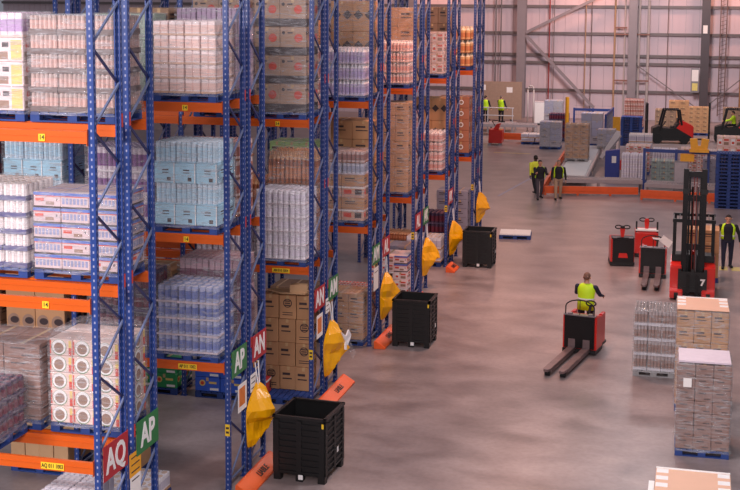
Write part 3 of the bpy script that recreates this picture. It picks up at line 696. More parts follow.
M_SACK = mat('sack_yellow', (240, 166, 12), .28, var=.10, scale=4, bump=.5)
M_SACKD = mat('sack_film', (238, 234, 236), .3, var=.05)
def sack(n, y0, label, ztop=1.66, torn=False, seed=0, hh=1.12):
    rnd = random.Random(seed)
    r = thing('waste_sack', label, 'sack', (X0+.066, Y0+(n-1)*P+y0, 0), 0, 'yellow sacks hung on the rack ends')
    # profile rows from the mouth to the bottom tip: (drop, near edge y, far edge y, how far the belly stands out)
    rows = [(0, .22, .38, .05), (.08, .08, .48, .15), (.20, -.14, .60, .26), (.34, -.28, .70, .37), (.46, -.30, .72, .42), (.54, -.30, .60, .30), (.70, -.28, .44, .24), (.86, -.26, .24, .16), (.97, -.22, .06, .09), (1.0, -.18, -.04, .03)]
    nu = 11; rings = []
    for q, (v, ya, yb, bx) in enumerate(rows):
        fr = []; bk = []
        for i in range(nu):
            u = i/(nu-1); y = ya+(yb-ya)*u
            ridge = max(0, 1-abs(u-.62-.12*math.sin(q*1.3+seed))/.62)
            x = .012+bx*ridge**.8+.022*math.sin(u*9+q*1.1+seed)*(bx/.2)*u*(1-u)*4
            z = ztop-hh*v-(.16*u*(1-abs(v-.45)*2) if .2 < v < .8 else 0)+rnd.uniform(-.012, .012)
            fr.append((max(x, .01), y, z)); bk.append((0, y, z))
        rings.append(fr+bk[::-1])
    MB().rings(rings).build('sack_body', M_SACK, r)
    MB().cyl((0, .22, ztop+.42), (.04, .28, ztop-.02), .012, n=6).cyl((0, .40, ztop+.42), (.05, .33, ztop-.02), .012, n=6).build('tie', M_SACKD, r)
    if torn:
        o = Vector((.30, .42, ztop-.42))
        pts = [(-.02, -.28, .20), (.04, -.10, .06), (.06, .06, .18), (.08, .20, .02), (.06, .14, -.10), (.07, 0, -.12), (.05, -.06, -.26), (.04, -.16, -.24), (.03, -.10, -.06)]
        pts = [Vector(p)+o for p in pts]
        t = MB(); t.add(pts+[p+Vector((.03, 0, 0)) for p in pts], [tuple(range(9)), tuple(range(17, 8, -1))]+[(i, (i+1) % 9, (i+1) % 9+9, i+9) for i in range(9)])
        t.build('white_film', M_SACKD, r)
        MB().add([o+Vector(p) for p in ((.06, .0, -.10), (.07, .18, -.08), (.18, .36, -.44), (.14, .2, -.56), (.07, .04, -.30))], [(0, 1, 2, 3, 4)]).build('loose_film', M_FILM, r)
sack(2, 1.06, 'nearest yellow sack hanging under the larger red AN sign', seed=1)
sack(3, 1.0, 'torn yellow sack with white film spilling out', torn=True, seed=2, ztop=1.64, hh=1.2)
sack(4, 1.15, 'yellow sack hanging behind the second black bin', seed=3, hh=1.2)
sack(5, 1.3, 'yellow sack under the small green AK sign', seed=4)
sack(6, .55, 'yellow sack hanging just left of the third black bin', seed=5, ztop=1.45)
sack(7, .8, 'farthest yellow sack hanging above the third black bin', seed=6)

# orange kick rails protecting the rack ends
M_KICK = mat('guard_orange', (232, 94, 36), .45, var=.07, scale=3)
def guard(n, y0, y1, label):
    r = thing('rack_guard', label, 'guard rail', (X0+.28, Y0+(n-1)*P, 0), 0, 'orange rack end guards')
    MB().prism([(-.10, 0), (.20, 0), (.20, .04), (-.06, .20), (-.10, .20)], y0, y1, 'y').build('rail', M_KICK, r, bevel=.008)
    t = text('lettering', 'LIABLE', .17, M_INK, r, (.075, (y0+y1)/2+.1, .124), (0, 0, 0), .004)
    t.rotation_euler = (Matrix.Rotation(R(31.6), 3, 'Y') @ Matrix.Rotation(R(90), 3, 'Z')).to_euler()
    for y in (y0+.2, y1-.2): MB().cyl((.2005, y, .022), (.21, y, .025), .018, n=8).build('bolt', M_STEEL, r)
for n, a, b_, lab in ((2, -.15, 1.75, 'nearest orange rack guard beside the first black bin'), (3, -.1, 1.95, 'orange rack guard with dark lettering behind the first black bin'), (4, -.25, 1.6, 'orange rack guard on floor left of the second black bin'), (5, -1.4, .5, 'orange rack guard glimpsed behind the second black bin'), (6, -.9, .0, 'orange rack guard at the foot of the third black bin')):
    guard(n, a, b_, lab)

# ------------------------------------------------------------------ black pallet boxes
def bin_(x, y, label, W=1.02, D=1.0, H=1.22, rz=0.):
    r = thing('pallet_box', label, 'bin', (x+W/2, y+D/2, 0), R(rz), 'black plastic pallet boxes')
    def wall(w, horizontal):
        b = MB(); b.box(-w/2, w/2, .0, .03, .14, H)
        for i in range(9): b.box(-w/2, w/2, -.022, .0, .16+i*.115, .16+i*.115+.035)
        for s in (-1, 0, 1): b.box(s*(w/2-.05)-.05, s*(w/2-.05)+.05, -.026, .0, .14, H-.05)
        return b
    for ang, w, off in ((0, W, D/2), (math.pi, W, D/2), (math.pi/2, D, W/2), (-math.pi/2, D, W/2)):
        o = wall(w-.06, 0).build('wall_panel', M_BLACK, r); o.rotation_euler = (0, 0, ang)
        o.location = (off*math.sin(ang), -off*math.cos(ang), 0); o.location += Vector((-.03*math.sin(ang), .03*math.cos(ang), 0))
    rim = MB()
    for s in (-1, 1):
        rim.box(-W/2, W/2, s*(D/2-.03)-.03, s*(D/2-.03)+.03, H-.02, H+.03); rim.box(s*(W/2-.03)-.03, s*(W/2-.03)+.03, -D/2, D/2, H-.02, H+.03)
    rim.build('rim', mat('bin_rim', (30, 27, 27), .4), r)
    MB().box(-W/2+.04, W/2-.04, -D/2+.04, D/2-.04, .12, .16).build('base', M_BLACK, r)
    for sx in (-1, 0, 1):
        for sy in (-1, 1):
            MB().box(sx*(W/2-.09)-.07, sx*(W/2-.09)+.07, sy*(D/2-.09)-.07, sy*(D/2-.09)+.07, 0, .14).build('foot', M_BLACK, r)
    MB().box(.0, .09, -D/2-.028, -D/2-.024, .06, .15).build('label_plate', M_WHITE, r)
    MB().box(W/2+.024, W/2+.028, .02, .10, .44, .54).build('label_plate', M_WHITE, r)
    MB().box(W/2-.07, W/2-.03, -D/2-.03, -D/2-.024, H-.14, H-.05).build('latch', M_YEL, r)
bin_(-7.47, 22.16, 'nearest black ribbed plastic pallet box by the first yellow sack', 1.06, 1.14, 1.22, -3)
bin_(-7.50, 31.9, 'second black plastic pallet box, in the middle of the row')
bin_(-7.52, 42.3, 'farthest black plastic pallet box beside the flat blue pallet')
fp = thing('empty_pallet', 'flat blue pallet with white sheet on floor beyond the farthest black box', 'pallet', (-6.55, 48.4, 0), .1)
mk('pallet', pallet_mesh(1.2, 1.1), fp); MB().box(-.58, .58, -.52, .52, .153, .20).box(-.02, .02, -.52, .52, .20, .215).build('white_sheet', M_WHITE, fp)

# ------------------------------------------------------------------ loads on the open floor at the right
G2 = 'pallet loads standing on the open floor'
def corner_sheet(root, W, D, z, squares=True, m=None):
    MB().box(-W/2, W/2, -D/2, D/2, z, z+.012).build('cap_sheet', m or mat('cap_board', (224, 176, 148), .6, var=.04, scale=2), root)
    b = MB()
    b.box(-W/2, W/2, D/2-.03, D/2, z+.012, z+.03); b.build('edge_tape', M_WHITE, root)
    if squares:
        for sx in (-1, 1):
            for i in range(3):
                y = D/2-.12-i*.30
                MB().box(sx*(W/2-.10)-.09, sx*(W/2-.10)+.09, y-.09, y+.06, z+.012, z+.02).build('white_square', M_WHITE, root)
pa = load('brown_plain', .32, 26.0, 0.002, 1.04, 1.0, 1.72, 'tall film wrapped brown carton stack with pale cap sheet, foremost whole stack at right', wrap=True, group=G2, n=(3, 2, 7), rz=.02)
MB().box(-.50, .50, -.48, .48, 1.905, 1.94).build('cap_sheet', mat('cap_pale', (176, 146, 134), .5), pa)
MB().box(-.40, -.24, -.53, -.524, 1.42, 1.60).build('paper_label', M_PAPER, pa)
pb = load('tan', .28, 29.0, 0.002, 1.10, 1.2, 2.10, 'tall brown carton stack with white taped corners behind the foremost stack', wrap=True, group=G2, n=(3, 2, 6), rz=.02)
corner_sheet(pb, 1.10, 1.2, 2.285)
pc = load('trays', -.79, 31.4, 0.002, .98, 1.05, 1.46, 'film wrapped silver trays of cans left of the tall brown stacks', wrap=True, group=G2, n=(3, 3, 4), pallet='grey')
pd_ = load('tan', .14, 19.15, 0.002, 1.12, 1.9, 1.50, 'brown topped load with white squares cut off by the bottom edge', group=G2, n=(2, 3, 4))
corner_sheet(pd_, 1.12, 1.9, 1.66)
MB().box(-.66, -.575, -.9, .6, .9, 1.58).build('white_side_film', M_WHITE, pd_)

# ------------------------------------------------------------------ people
def lerp(a, b, t): return a+(b-a)*t
def person(label, loc, rz, top, legs_m, vest=None, hair=None, shoes=None, skin=None, arms=((8, 10, 12), (-8, 10, 12)), legs=((0, 0), (0, 0)), lean=0., head=(0, 0), vgap=0., h=1.78, name='person', band=None, vlong=False, bulk=1.22):
    skin = skin or M_SKIN; shoes = shoes or M_RUB; s = h/1.78
    prims = []; B = MB()
    T = Matrix.Translation((0, 0, .95)) @ Matrix.Rotation(R(lean), 4, 'X') @ Matrix.Translation((0, 0, -.95))
    def cone(p0, r0, p1, r1, tg, n=10):
        p0, p1 = Vector(p0), Vector(p1); prims.append((p0, r0, p1, r1, tg))
        B.cyl(p0, p1, r0, r1, n); B.ell(p0, (r0,)*3, n=10, k=6); B.ell(p1, (r1,)*3, n=10, k=6)
    torso = [(.86, .155, .11), (.95, .17, .118), (1.05, .16, .11), (1.15, .158, .105), (1.28, .178, .118), (1.40, .185, .112), (1.46, .15, .09), (1.50, .075, .065)]
    def tring(z, rx, ry, e=0., n=20, a0=0, a1=360):
        return [T @ Vector(((rx+e)*math.cos(R(lerp(a0, a1, i/(n if a1-a0 == 360 else n-1)))), (ry+e)*math.sin(R(lerp(a0, a1, i/(n if a1-a0 == 360 else n-1)))), z)) for i in range(n)]
    B.rings([tring(*t) for t in torso])
    prims.append((T @ Vector((-.07, 0, .90)), .11, T @ Vector((.07, 0, .90)), .11, 'leg'))
    prims.append((T @ Vector((0, 0, 1.02)), .15, T @ Vector((0, 0, 1.34)), .16, 'top')); prims.append((T @ Vector((-.13, 0, 1.40)), .07, T @ Vector((.13, 0, 1.40)), .07, 'top'))
    for q in (-.09, .09): prims.append((T @ Vector((q, 0, 1.05)), .10, T @ Vector((q, 0, 1.32)), .10, 'top'))
    # legs
    low = 9
    for sx, (a, kb) in zip((-1, 1), legs):
        hip = Vector((sx*.09, 0, .91)); a, kb = R(a), R(kb)
        kn = hip+.43*Vector((sx*.02, -math.sin(a), -math.cos(a))); an = kn+.41*Vector((0, math.sin(kb-a), -math.cos(kb-a)))
        cone(hip, .088, kn, .060, 'leg'); cone(kn, .060, kn.lerp(an, .35), .058, 'leg'); cone(kn.lerp(an, .35), .058, an, .042, 'leg')
        toe = an+Vector((sx*.03, -.17, -.035)); heel = an+Vector((0, .05, -.035))
        cone(heel, .045, toe, .036, 'shoe'); low = min(low, toe.z-.036, heel.z-.045)
    # arms and hands
    for sx, (sw, ab, el) in zip((-1, 1), arms):
        sh_ = T @ Vector((sx*.195, 0, 1.405)); sw, ab, el = R(sw), R(ab), R(el)
        def dr(t, abd): return Vector((sx*math.sin(abd)*math.cos(t), -math.sin(t), -math.cos(t)*math.cos(abd)))
        eb = sh_+.29*dr(sw, ab); fd = dr(sw+el, ab*.3-(.25 if el > .9 else 0)); wr = eb+.25*fd
        cone(sh_, .062, eb, .046, 'top'); cone(eb, .046, wr, .031, 'top')
        side = Vector((-sx, 0, 0)); side = (side-fd*side.dot(fd)).normalized(); fwd = fd.cross(side)*sx
        palm = wr+fd*.06
        Mx = Matrix((fwd, side, fd)).transposed(); prims.append((wr+fd*.02, .03, wr+fd*.10, .035, 'skin'))
        B.ell(palm, (.042, .018, .055), M=Mx, n=10, k=6)
        for q, ln in enumerate((.068, .078, .072, .056)):
            b0 = palm+fd*.045+fwd*(.031-.021*q); b1 = b0+fd*ln*.55+side*.010; b2 = b1+fd*ln*.40+side*.026
            cone(b0, .0095, b1, .009, 'skin', 6); cone(b1, .009, b2, .0075, 'skin', 6)
        t0 = palm+fwd*.036-fd*.015; t1 = t0+fwd*.026+fd*.03+side*.008; t2 = t1+fd*.03+side*.012
        cone(t0, .012, t1, .0105, 'skin', 6); cone(t1, .0105, t2, .009, 'skin', 6)
    # neck and head
    HM = T @ Matrix.Translation((0, -.01, 1.53)) @ Matrix.Rotation(R(head[0]), 4, 'Z') @ Matrix.Rotation(R(head[1]), 4, 'X')
    cone(T @ Vector((0, .01, 1.45)), .062, HM @ Vector((0, .0, .04)), .055, 'skin')
    hr = HM.to_3x3()
    def hell(c, r, tg='skin'):
        B.ell(HM @ Vector(c), r, M=hr); prims.append((HM @ Vector(c), max(r)*.95, HM @ Vector(c), max(r)*.95, tg))
    hell((0, .005, .145), (.075, .095, .105)); hell((0, -.022, .075), (.055, .066, .06))
    hell((0, -.098, .105), (.013, .02, .022)); hell((0, -.085, .055), (.026, .012, .012))
    hell((-.078, .01, .115), (.012, .02, .032)); hell((.078, .01, .115), (.012, .02, .032)); hell((0, -.088, .155), (.05, .012, .010))
    me = B.mesh('body', [top, legs_m, shoes, skin]); tmp = bpy.data.objects.new('body', me); COL.objects.link(tmp)
    md = tmp.modifiers.new('r', 'REMESH'); md.mode = 'VOXEL'; md.voxel_size = .0085; md.use_smooth_shade = True
    sm = tmp.modifiers.new('s', 'SMOOTH'); sm.iterations = 2; sm.factor = .5
    dg = bpy.context.evaluated_depsgraph_get(); dg.update()
    me2 = bpy.data.meshes.new_from_object(tmp.evaluated_get(dg)); bpy.data.objects.remove(tmp)
    me2.materials.clear()
    for m in (top, legs_m, shoes, skin): me2.materials.append(m)
    npoly = len(me2.polygons); cen = np.zeros(npoly*3); me2.polygons.foreach_get('center', cen); cen = cen.reshape(-1, 3)
    best = np.full(npoly, 1e9); idx = np.zeros(npoly, dtype=np.int32); code = dict(top=0, leg=1, shoe=2, skin=3)
    for p0, r0, p1, r1, tg in prims:
        a, b_ = np.array(p0), np.array(p1); ab_ = b_-a; L2 = max(ab_@ab_, 1e-9)
        t = np.clip((cen-a)@ab_/L2, 0, 1); dd = np.linalg.norm(cen-(a+t[:, None]*ab_), axis=1)-(r0+(r1-r0)*t)
        u = dd < best; best[u] = dd[u]; idx[u] = code[tg]
    me2.polygons.foreach_set('material_index', idx); me2.polygons.foreach_set('use_smooth', [True]*npoly)
    root = thing(name, label, 'person', loc, rz); root.scale = (s*bulk, s*bulk, s); dz = -low
    mk('body', me2, root, (0, 0, dz))
    e = MB()
    for q in (-.03, .03): e.ell(HM @ Vector((q, -.083, .135)), (.011, .008, .008), M=hr, n=8, k=5)
    e.build('eyes', M_INK, root, (0, 0, dz), smooth=True)
    MB().ell(HM @ Vector((0, -.093, .055)), (.022, .007, .006), M=hr, n=8, k=5).build('mouth', mat('lips', (170, 96, 86)), root, (0, 0, dz), smooth=True)
    if hair:
        hb = MB(); rr = []; fz = (.07, .0)
        for i in range(7):
            ph = R(4+86*i/6); ring = []
            for j in range(16):
                t = 2*math.pi*j/16; fr = max(0, -math.sin(t))   # hairline rises over the face
                z = .145+.115*math.sin(ph) if i > 1 else .145+.112*math.sin(ph)+(.055*fr**.7-.085*max(0, math.sin(t))+.012*math.sin(5*t))*(1-.5*i)
                q = max(math.cos(ph), .02); ring.append(HM @ Vector((.0785*q*math.cos(t), .006+.0985*q*math.sin(t), z)))
            rr.append(ring)
        hb.rings(rr); hb.build('hair', hair, root, (0, 0, dz), smooth=True)
    if vest:
        zb = .80 if vlong else .98
        vr = [(zb, .185, .132), (1.05, .178, .128), (1.15, .174, .122), (1.28, .190, .132), (1.38, .188, .124), (1.45, .150, .10), (1.495, .09, .075)]
        g = vgap
        def ringv(z, rx, ry, e): return tring(z, rx, ry, e, 26, -90+g, 270-g) if g else tring(z, rx, ry, e, 26)
        b = MB(); n = 26
        def stripz(z0, z1, e, mi):
            def at(z):
                for (a, ax, ay), (c, cx, cy_) in zip(vr, vr[1:]):
                    if a <= z <= c: t = (z-a)/(c-a); return ringv(z, lerp(ax, cx, t), lerp(ay, cy_, t), e)
            zs = [z0]+[v[0] for v in vr if z0 < v[0] < z1]+[z1]; rr = [at(z) for z in zs]
            o = len(b.v)
            for r_ in rr: b.v += [tuple(p) for p in r_]
            for i in range(len(rr)-1):
                for j in range(n-1 if g else n):
                    a = o+i*n+j; a2 = o+i*n+(j+1) % n; b.f.append((a, a2, a2+n, a+n)); b.m.append(mi)
        stripz(zb, 1.495, 0, 0)
        if band:
            stripz(1.06, 1.11, .003, 1); stripz(1.22, 1.27, .003, 1) if band == 2 else None
        o = b.build('hi_vis_vest', [vest, mat('reflective_tape', (226, 226, 214), .3)], root, (0, 0, dz), smooth=True)
        so = o.modifiers.new('t', 'SOLIDIFY'); so.thickness = .006; so.offset = 1
    return root
M_LIME = mat('hivis_lime', (206, 250, 30), .6, var=.05)
M_LIMEY = mat('hivis_yellow', (226, 232, 60), .6, var=.05)
M_DARK = mat('cloth_black', (30, 28, 36), .85, var=.1, scale=10)
M_NVY = mat('cloth_navy', (34, 36, 58), .85, var=.1, scale=10)
M_BEIGE = mat('cloth_beige', (176, 148, 124), .85, var=.08, scale=10)
M_GTRO = mat('cloth_grey', (74, 66, 74), .85, var=.1, scale=10)
M_HAIRD = mat('hair_dark', (36, 26, 24), .7, var=.2, scale=30)
M_HAIRG = mat('hair_grey', (120, 100, 92), .7, var=.2, scale=30)

# ------------------------------------------------------------------ ride-on pallet trucks
def truck(label, loc, rz, forks=True, fl=1.9, dark=True):
    r = thing('pallet_truck', label, 'pallet truck', loc, rz, 'red ride-on pallet trucks')
    W = .84
    MB().prism([(.0, .12), (.62, .12), (.66, .5), (.62, .92), (.10, 1.0), (.0, 1.0)], -W/2-.02, W/2+.02, 'x').build('body', M_RED, r, bevel=.02)
    MB().box(-W/2+.03, W/2-.03, -.045, .0, .16, 1.0).box(-W/2+.08, W/2-.08, -.055, -.045, .28, .92).build('backrest_panel', M_BLACK2, r, bevel=.008)
    MB().box(-W/2, W/2, -.06, .12, 1.0, 1.03).build('top_ledge', M_STEEL, r, bevel=.006)
    MB().box(-W/2-.012, W/2+.012, -.05, .66, .04, .14).build('skirt', M_BLACK, r)
    for x in (-.25, .28): MB().box(x-.05, x+.05, -.08, .06, 1.03, 1.07).build('hinge', M_STEEL, r)
    lp = [(-W/2+.05, -.02, .95)]+[(-(W/2-.05)*math.cos(R(a)) if True else 0, -.02, 1.22+.19*math.sin(R(a))) for a in range(0, 181, 15)]+[(W/2-.05, -.02, .95)]
    MB().tube(lp, .017, 8).tube([(0, -.02, 1.03), (0, -.02, 1.40)], .011, 6).build('guard_loop', M_BLACK, r, smooth=True)
    MB().box(-W/2, W/2, .66, 1.12, .10, .16).build('platform', M_BLACK, r)
    for s in (-1, 1): MB().box(s*(W/2-.05)-.05, s*(W/2-.05)+.05, .64, .98, .16, .94).build('side_guard', M_RED, r, bevel=.015)
    MB().cyl((.1, .45, .92), (.12, .60, 1.16), .035, n=8).build('tiller_stem', M_BLACK, r)
    hd = [(.12+.13*math.cos(R(a)), .62, 1.20+.07*math.sin(R(a))) for a in range(0, 361, 30)]
    MB().tube(hd, .018, 8).build('tiller_handle', M_BLACK, r, smooth=True)
    for s in (-1, 1): MB().cyl((s*.28-.05, .38, .09), (s*.28+.05, .38, .09), .09, n=14).build('drive_wheel', M_RUB, r)
    if forks:
        for s in (-1, 1):
            x = s*.19
            f = MB().prism([(x-.09, .02), (x+.09, .02), (x+.09, -fl+.12), (x+.05, -fl), (x-.05, -fl), (x-.09, -fl+.12)], .13, .19, 'z')
            f.box(x-.09, x+.09, -.06, .02, .13, .40).box(x-.09, x-.075, -fl+.3, 0, .08, .13).box(x+.075, x+.09, -fl+.3, 0, .08, .13)
            f.build('fork', mat('fork_steel', (124, 104, 104), .4, metal=.4, var=.15), r, bevel=.005)
            MB().cyl((x-.06, -fl+.18, .06), (x+.06, -fl+.18, .06), .06, n=12).build('fork_wheel', M_RUB, r)
    return r
TR = R(-10)
tr1 = truck('red pallet truck with black backrest driven away down the centre aisle', (-2.70, 32.45, 0), TR, True, 2.35)
tl = Matrix.Rotation(TR, 3, 'Z') @ Vector((-.14, .90, 0))
person('man in lime vest seen from behind, driving the pallet truck in the centre', (-2.70+tl.x+.05, 32.45+tl.y, .162), math.pi+TR, M_NVY, M_DARK, vest=M_LIME, hair=mat('hair_cropped', (116, 82, 68), .7, var=.15, scale=30), arms=((32, 16, 40), (34, 16, 44)), legs=((3, 2), (-3, 2)), lean=3, band=1, h=1.76, vlong=True, bulk=1.22)
tr2 = truck('pallet truck with forks towards the viewer, left of the reach truck', (-1.22, 42.3, 0), R(0), True, 2.0)
def rider(label, loc, rz, red):
    r = thing('pallet_truck', label, 'pallet truck', loc, rz, 'red ride-on pallet trucks')
    W = .80; body = M_RED
    MB().prism([(0, .12), (.9, .12), (.9, .92), (.5, .98), (.04, .96), (0, .9)], -W/2, W/2, 'x').build('body', body, r, bevel=.025)
    MB().box(-W/2-.01, W/2+.01, -.02, .92, .03, .14).build('skirt', M_BLACK, r)
    if not red:
        MB().box(-W/2+.06, W/2-.02, -.05, .0, .14, .94).box(-W/2+.02, W/2, -.03, .45, .94, .985).build('battery_cover', M_BLACK2, r, bevel=.015)
        MB().prism([(-.14, .30), (.18, .30), (.14, .46), (-.12, .46)], -.062, -.05, 'y').build('red_panel', M_RED, r)
        for s in (-1, 1): MB().box(s*.27-.07, s*.27+.07, -.03, .03, .97, 1.0).build('corner_plate', M_STEEL, r)
    else:
        MB().box(-W/2+.01, W/2-.01, -.03, .3, .95, 1.0).build('top_plate', M_WHITE, r)
        for s in (-1, 1): MB().prism([(0, .9), (.09, .9), (.06, 1.28), (.02, 1.28)], s*(W/2-.04)-.03, s*(W/2-.04)+.03, 'x').build('side_post', M_BLACK, r)
        MB().box(-W/2+.05, W/2-.05, -.012, 0, .2, .86).build('front_panel', M_RED, r)
    st = MB().prism([(-.05, .95), (.05, .95), (.09, 1.30), (-.09, 1.30)], .18, .26, 'y'); st.build('tiller_stem', M_RED, r, bevel=.01)
    for s in (-1, 1):
        pts = [(s*(.14+.11*math.cos(R(a))), .20, 1.32+.06*math.sin(R(a))) for a in range(0, 361, 30)]
        MB().tube(pts, .02, 8).build('tiller_handle', M_BLACK, r, smooth=True)
    MB().box(-.07, .07, .15, .27, 1.27, 1.36).build('tiller_head', M_RED if red else M_BLACK, r, bevel=.01)
    for s in (-1, 1): MB().cyl((s*.3-.04, .2, .07), (s*.3+.04, .2, .07), .07, n=12).build('wheel', M_RUB, r)
rider('pallet truck with black front cover and small red panel, leftmost of parked trucks', (-2.28, 43.95, 0), R(8), False)
rider('red pallet truck with white top plate and black side posts, behind the others', (-1.55, 45.7, 0), R(4), True)
MB().prism([(-.16, .04), (.16, -.20), (.28, .02), (-.02, .22)], -.03, -.018, 'y').build('paper_sheet', M_PAPER, tr2, (.34, -.03, 1.22))
MB().prism([(-.20, .10), (-.16, .04), (.10, .02), (.08, .08)], -.05, -.03, 'y').build('white_strap', M_WHITE, tr2, (.16, -.03, 1.26))

# ------------------------------------------------------------------ reach truck at the right
rt = thing('reach_truck', 'red reach truck with tall black mast and number 7 on its carriage', 'forklift', (.05, 39.75, 0))
for s in (-1, 1):
    MB().box(s*.27-.07, s*.27+.07, 0, .12, .06, 3.95).box(s*.27-.09, s*.27-.06, .12, .2, .06, 3.95).build('outer_mast', M_BLACK2, rt, bevel=.008)
    MB().box(s*.165-.03, s*.165+.03, .14, .24, .1, 3.86).build('inner_mast', M_BLACK2, rt)
    MB().box(s*.27-.10, s*.27+.10, -.03, .05, 3.2, 3.34).build('mast_roller', M_BLACK, rt)
    MB().cyl((s*.08, .18, .4), (s*.08, .18, 3.4), .028, n=8).build('lift_ram', M_STEEL if s > 0 else M_BLACK, rt)
    MB().cyl((s*.04, .1, .8), (s*.04, .1, 3.7), .012, n=6).build('lift_chain', mat('chain_red', (120, 40, 34), .5), rt)
for z in (3.78, 3.05, 2.30, 1.55, .55): MB().box(-.33, .33, .10, .2, z-.09, z+.09).build('mast_crossbar', M_BLACK2, rt)
c = MB().box(-.43, .43, -.14, -.06, .20, .36).box(-.43, .43, -.14, -.06, .66, .82).box(-.40, .40, -.10, -.06, .3, .7); 
for s in (-1, 0, 1): c.box(s*.38-.05, s*.38+.05, -.12, -.06, .2, .9)
c.build('fork_carriage', M_BLACK, rt, bevel=.006)
text('lettering', '7', .26, M_WHITE, rt, (.30, -.125, .50), UPR_Y, .014)
for s in (-1, 1): MB().box(s*.13-.05, s*.13+.05, -1.0, -.12, .10, .15).box(s*.13-.05, s*.13+.05, -.18, -.13, .10, .74).build('fork', M_BLACK2, rt)
for s in (-1, 1):
    MB().prism([(.0, .10), (1.6, .10), (1.6, 1.05), (1.2, 1.12), (.3, 1.04), (.0, .95)], s*.47-.20, s*.47+.20, 'x').build('side_body', M_RED, rt, bevel=.03)
    MB().box(s*.47-.19, s*.47+.19, -.45, .25, .05, .28).build('straddle_leg', M_RED, rt, bevel=.02)
    MB().cyl((s*.47-.06, -.35, .14), (s*.47+.06, -.35, .14), .14, n=16).build('load_wheel', M_RUB, rt)
MB().prism([(.5, .15), (1.7, .15), (1.7, 1.2), (.5, 1.0)], -.28, .28, 'x').build('battery_box', M_BLACK, rt)
for s in (-1, 1):
    for y in (.35, 1.5): MB().box(s*.58-.045, s*.58+.045, y-.04, y+.04, 1.1, 2.32).build('guard_post', M_BLACK2, rt)
gd = MB().box(-.64, .64, .30, .38, 2.26, 2.36).box(-.64, .64, 1.46, 1.54, 2.28, 2.36)
for i in range(8): gd.box(-.63+i*.175, -.60+i*.175, .36, 1.5, 2.30, 2.34)
gd.build('overhead_guard', M_BLACK2, rt)
MB().box(-.64, .64, .3, .9, 1.05, 1.26).build('dashboard', M_BLACK, rt, bevel=.02)
MB().cyl((0, .55, 1.3), (0, .45, 1.42), .10, n=14).build('steering_knob', M_RED, rt)
load('tan', .30, 42.6, .002, 1.1, 1.0, 1.55, 'tan cartons seen behind the mast of the reach truck', group=G2, n=(2, 2, 4))

person('man in dark clothes with open lime vest walking right of the reach truck', (1.17, 44.6, 0), R(4), M_DARK, M_NVY, vest=M_LIME, vgap=40, band=1, hair=M_HAIRD, arms=((10, 20, 10), (-6, 20, 14)), legs=((6, 4), (-6, 6)), bulk=1.24, h=1.83, head=(-4, 4))
person('walking man in yellow hi-vis jacket, left of the three walkers', (-7.22, 59.9, 0), R(-150), M_LIMEY, M_DARK, hair=M_HAIRD, skin=mat('skin_dark', (84, 56, 46), .55), arms=((16, 8, 20), (-14, 8, 14)), legs=((14, 6), (-14, 12)), h=1.80)
person('walker in dark jacket with lime waist panels, middle of the three', (-6.80, 58.1, 0), R(20), M_DARK, M_GTRO, vest=M_LIME, vgap=62, hair=M_HAIRD, arms=((30, 6, 80), (30, 6, 75)), legs=((14, 6), (-12, 10)), h=1.80)
person('walker in beige trousers and black top with lime vest, right of the three', (-5.98, 58.3, 0), R(15), M_DARK, M_BEIGE, vest=M_LIME, vgap=52, hair=M_HAIRG, arms=((4, 10, 16), (-6, 12, 18)), legs=((8, 4), (-8, 8)), h=1.80)

# ------------------------------------------------------------------ conveyor area at the back
M_CONV = mat('conveyor_grey', (168, 156, 158), .4, metal=.2, var=.06)
M_ROLL = mat('roller_white', (214, 206, 208), .35, var=.05)
M_BFR = mat('fence_blue', (44, 66, 132), .5, var=.06)
GK = 'orange floor guard rails'
def floor_guard(label, p0, p1, h=.42):
    p0, p1 = Vector(p0), Vector(p1); L = (p1-p0).length; a = math.atan2(p1.y-p0.y, p1.x-p0.x)
    r = thing('guard_rail', label, 'guard rail', p0, a, GK)
    MB().box(0, L, -.06, .06, .08, h).box(0, L, -.075, -.06, h*.45, h*.6).build('rail', M_KICK, r, bevel=.01)
    for i in range(int(L/1.5)+1): MB().box(min(L-.1, i*1.5), min(L-.1, i*1.5)+.1, -.05, .1, 0, h-.04).build('post', M_KICK, r)
floor_guard('orange floor rail behind the walkers, left section', (-6.75, 59.5, 0), (-2.5, 60.3, 0))
floor_guard('orange floor rail right section, reaching the tall blue pallet stack', (-2.35, 59.3, 0), (5.0, 58.8, 0), .46)
floor_guard('orange floor rail running back beside the brown wrapped stack', (-6.85, 59.7, 0), (-7.3, 75.0, 0), .42)
floor_guard('short orange floor rail right of the red machine at far left', (-12.1, 82.2, 0), (-9.7, 82.2, 0), .5)
def conveyor(label, p0, p1, wd, z, top_m, name='conveyor', nroll=20):
    p0, p1 = Vector(p0), Vector(p1); L = (p1-p0).length; a = math.atan2(p1.y-p0.y, p1.x-p0.x)
    r = thing(name, label, 'conveyor', p0, a, 'conveyors in the despatch area')
    for s in (-1, 1): MB().box(0, L, s*wd/2-.05, s*wd/2+.05, z-.16, z+.03).build('side_rail', M_CONV, r, bevel=.01)
    for i in range(nroll):
        x = L*(i+.5)/nroll; MB().cyl((x, -wd/2+.05, z-.03), (x, wd/2-.05, z-.03), min(.06, L/nroll*.45), n=8).build('roller', top_m, r)
    for i in range(int(L/2)+2):
        x = min(L-.08, i*2.0)
        for s in (-1, 1): MB().box(x, x+.08, s*wd/2-.04, s*wd/2+.04, 0, z-.16).build('leg', M_CONV, r)
    return r
conveyor('grey roller conveyor along the orange rail behind the walkers', (-6.4, 60.9, 0), (-2.4, 61.5, 0), .8, .62, M_CONV, nroll=44)
cv = conveyor('white topped conveyor carrying the brown wrapped stack', (-5.75, 62.2, 0), (-6.1, 76, 0), 1.5, .55, M_ROLL, nroll=30)
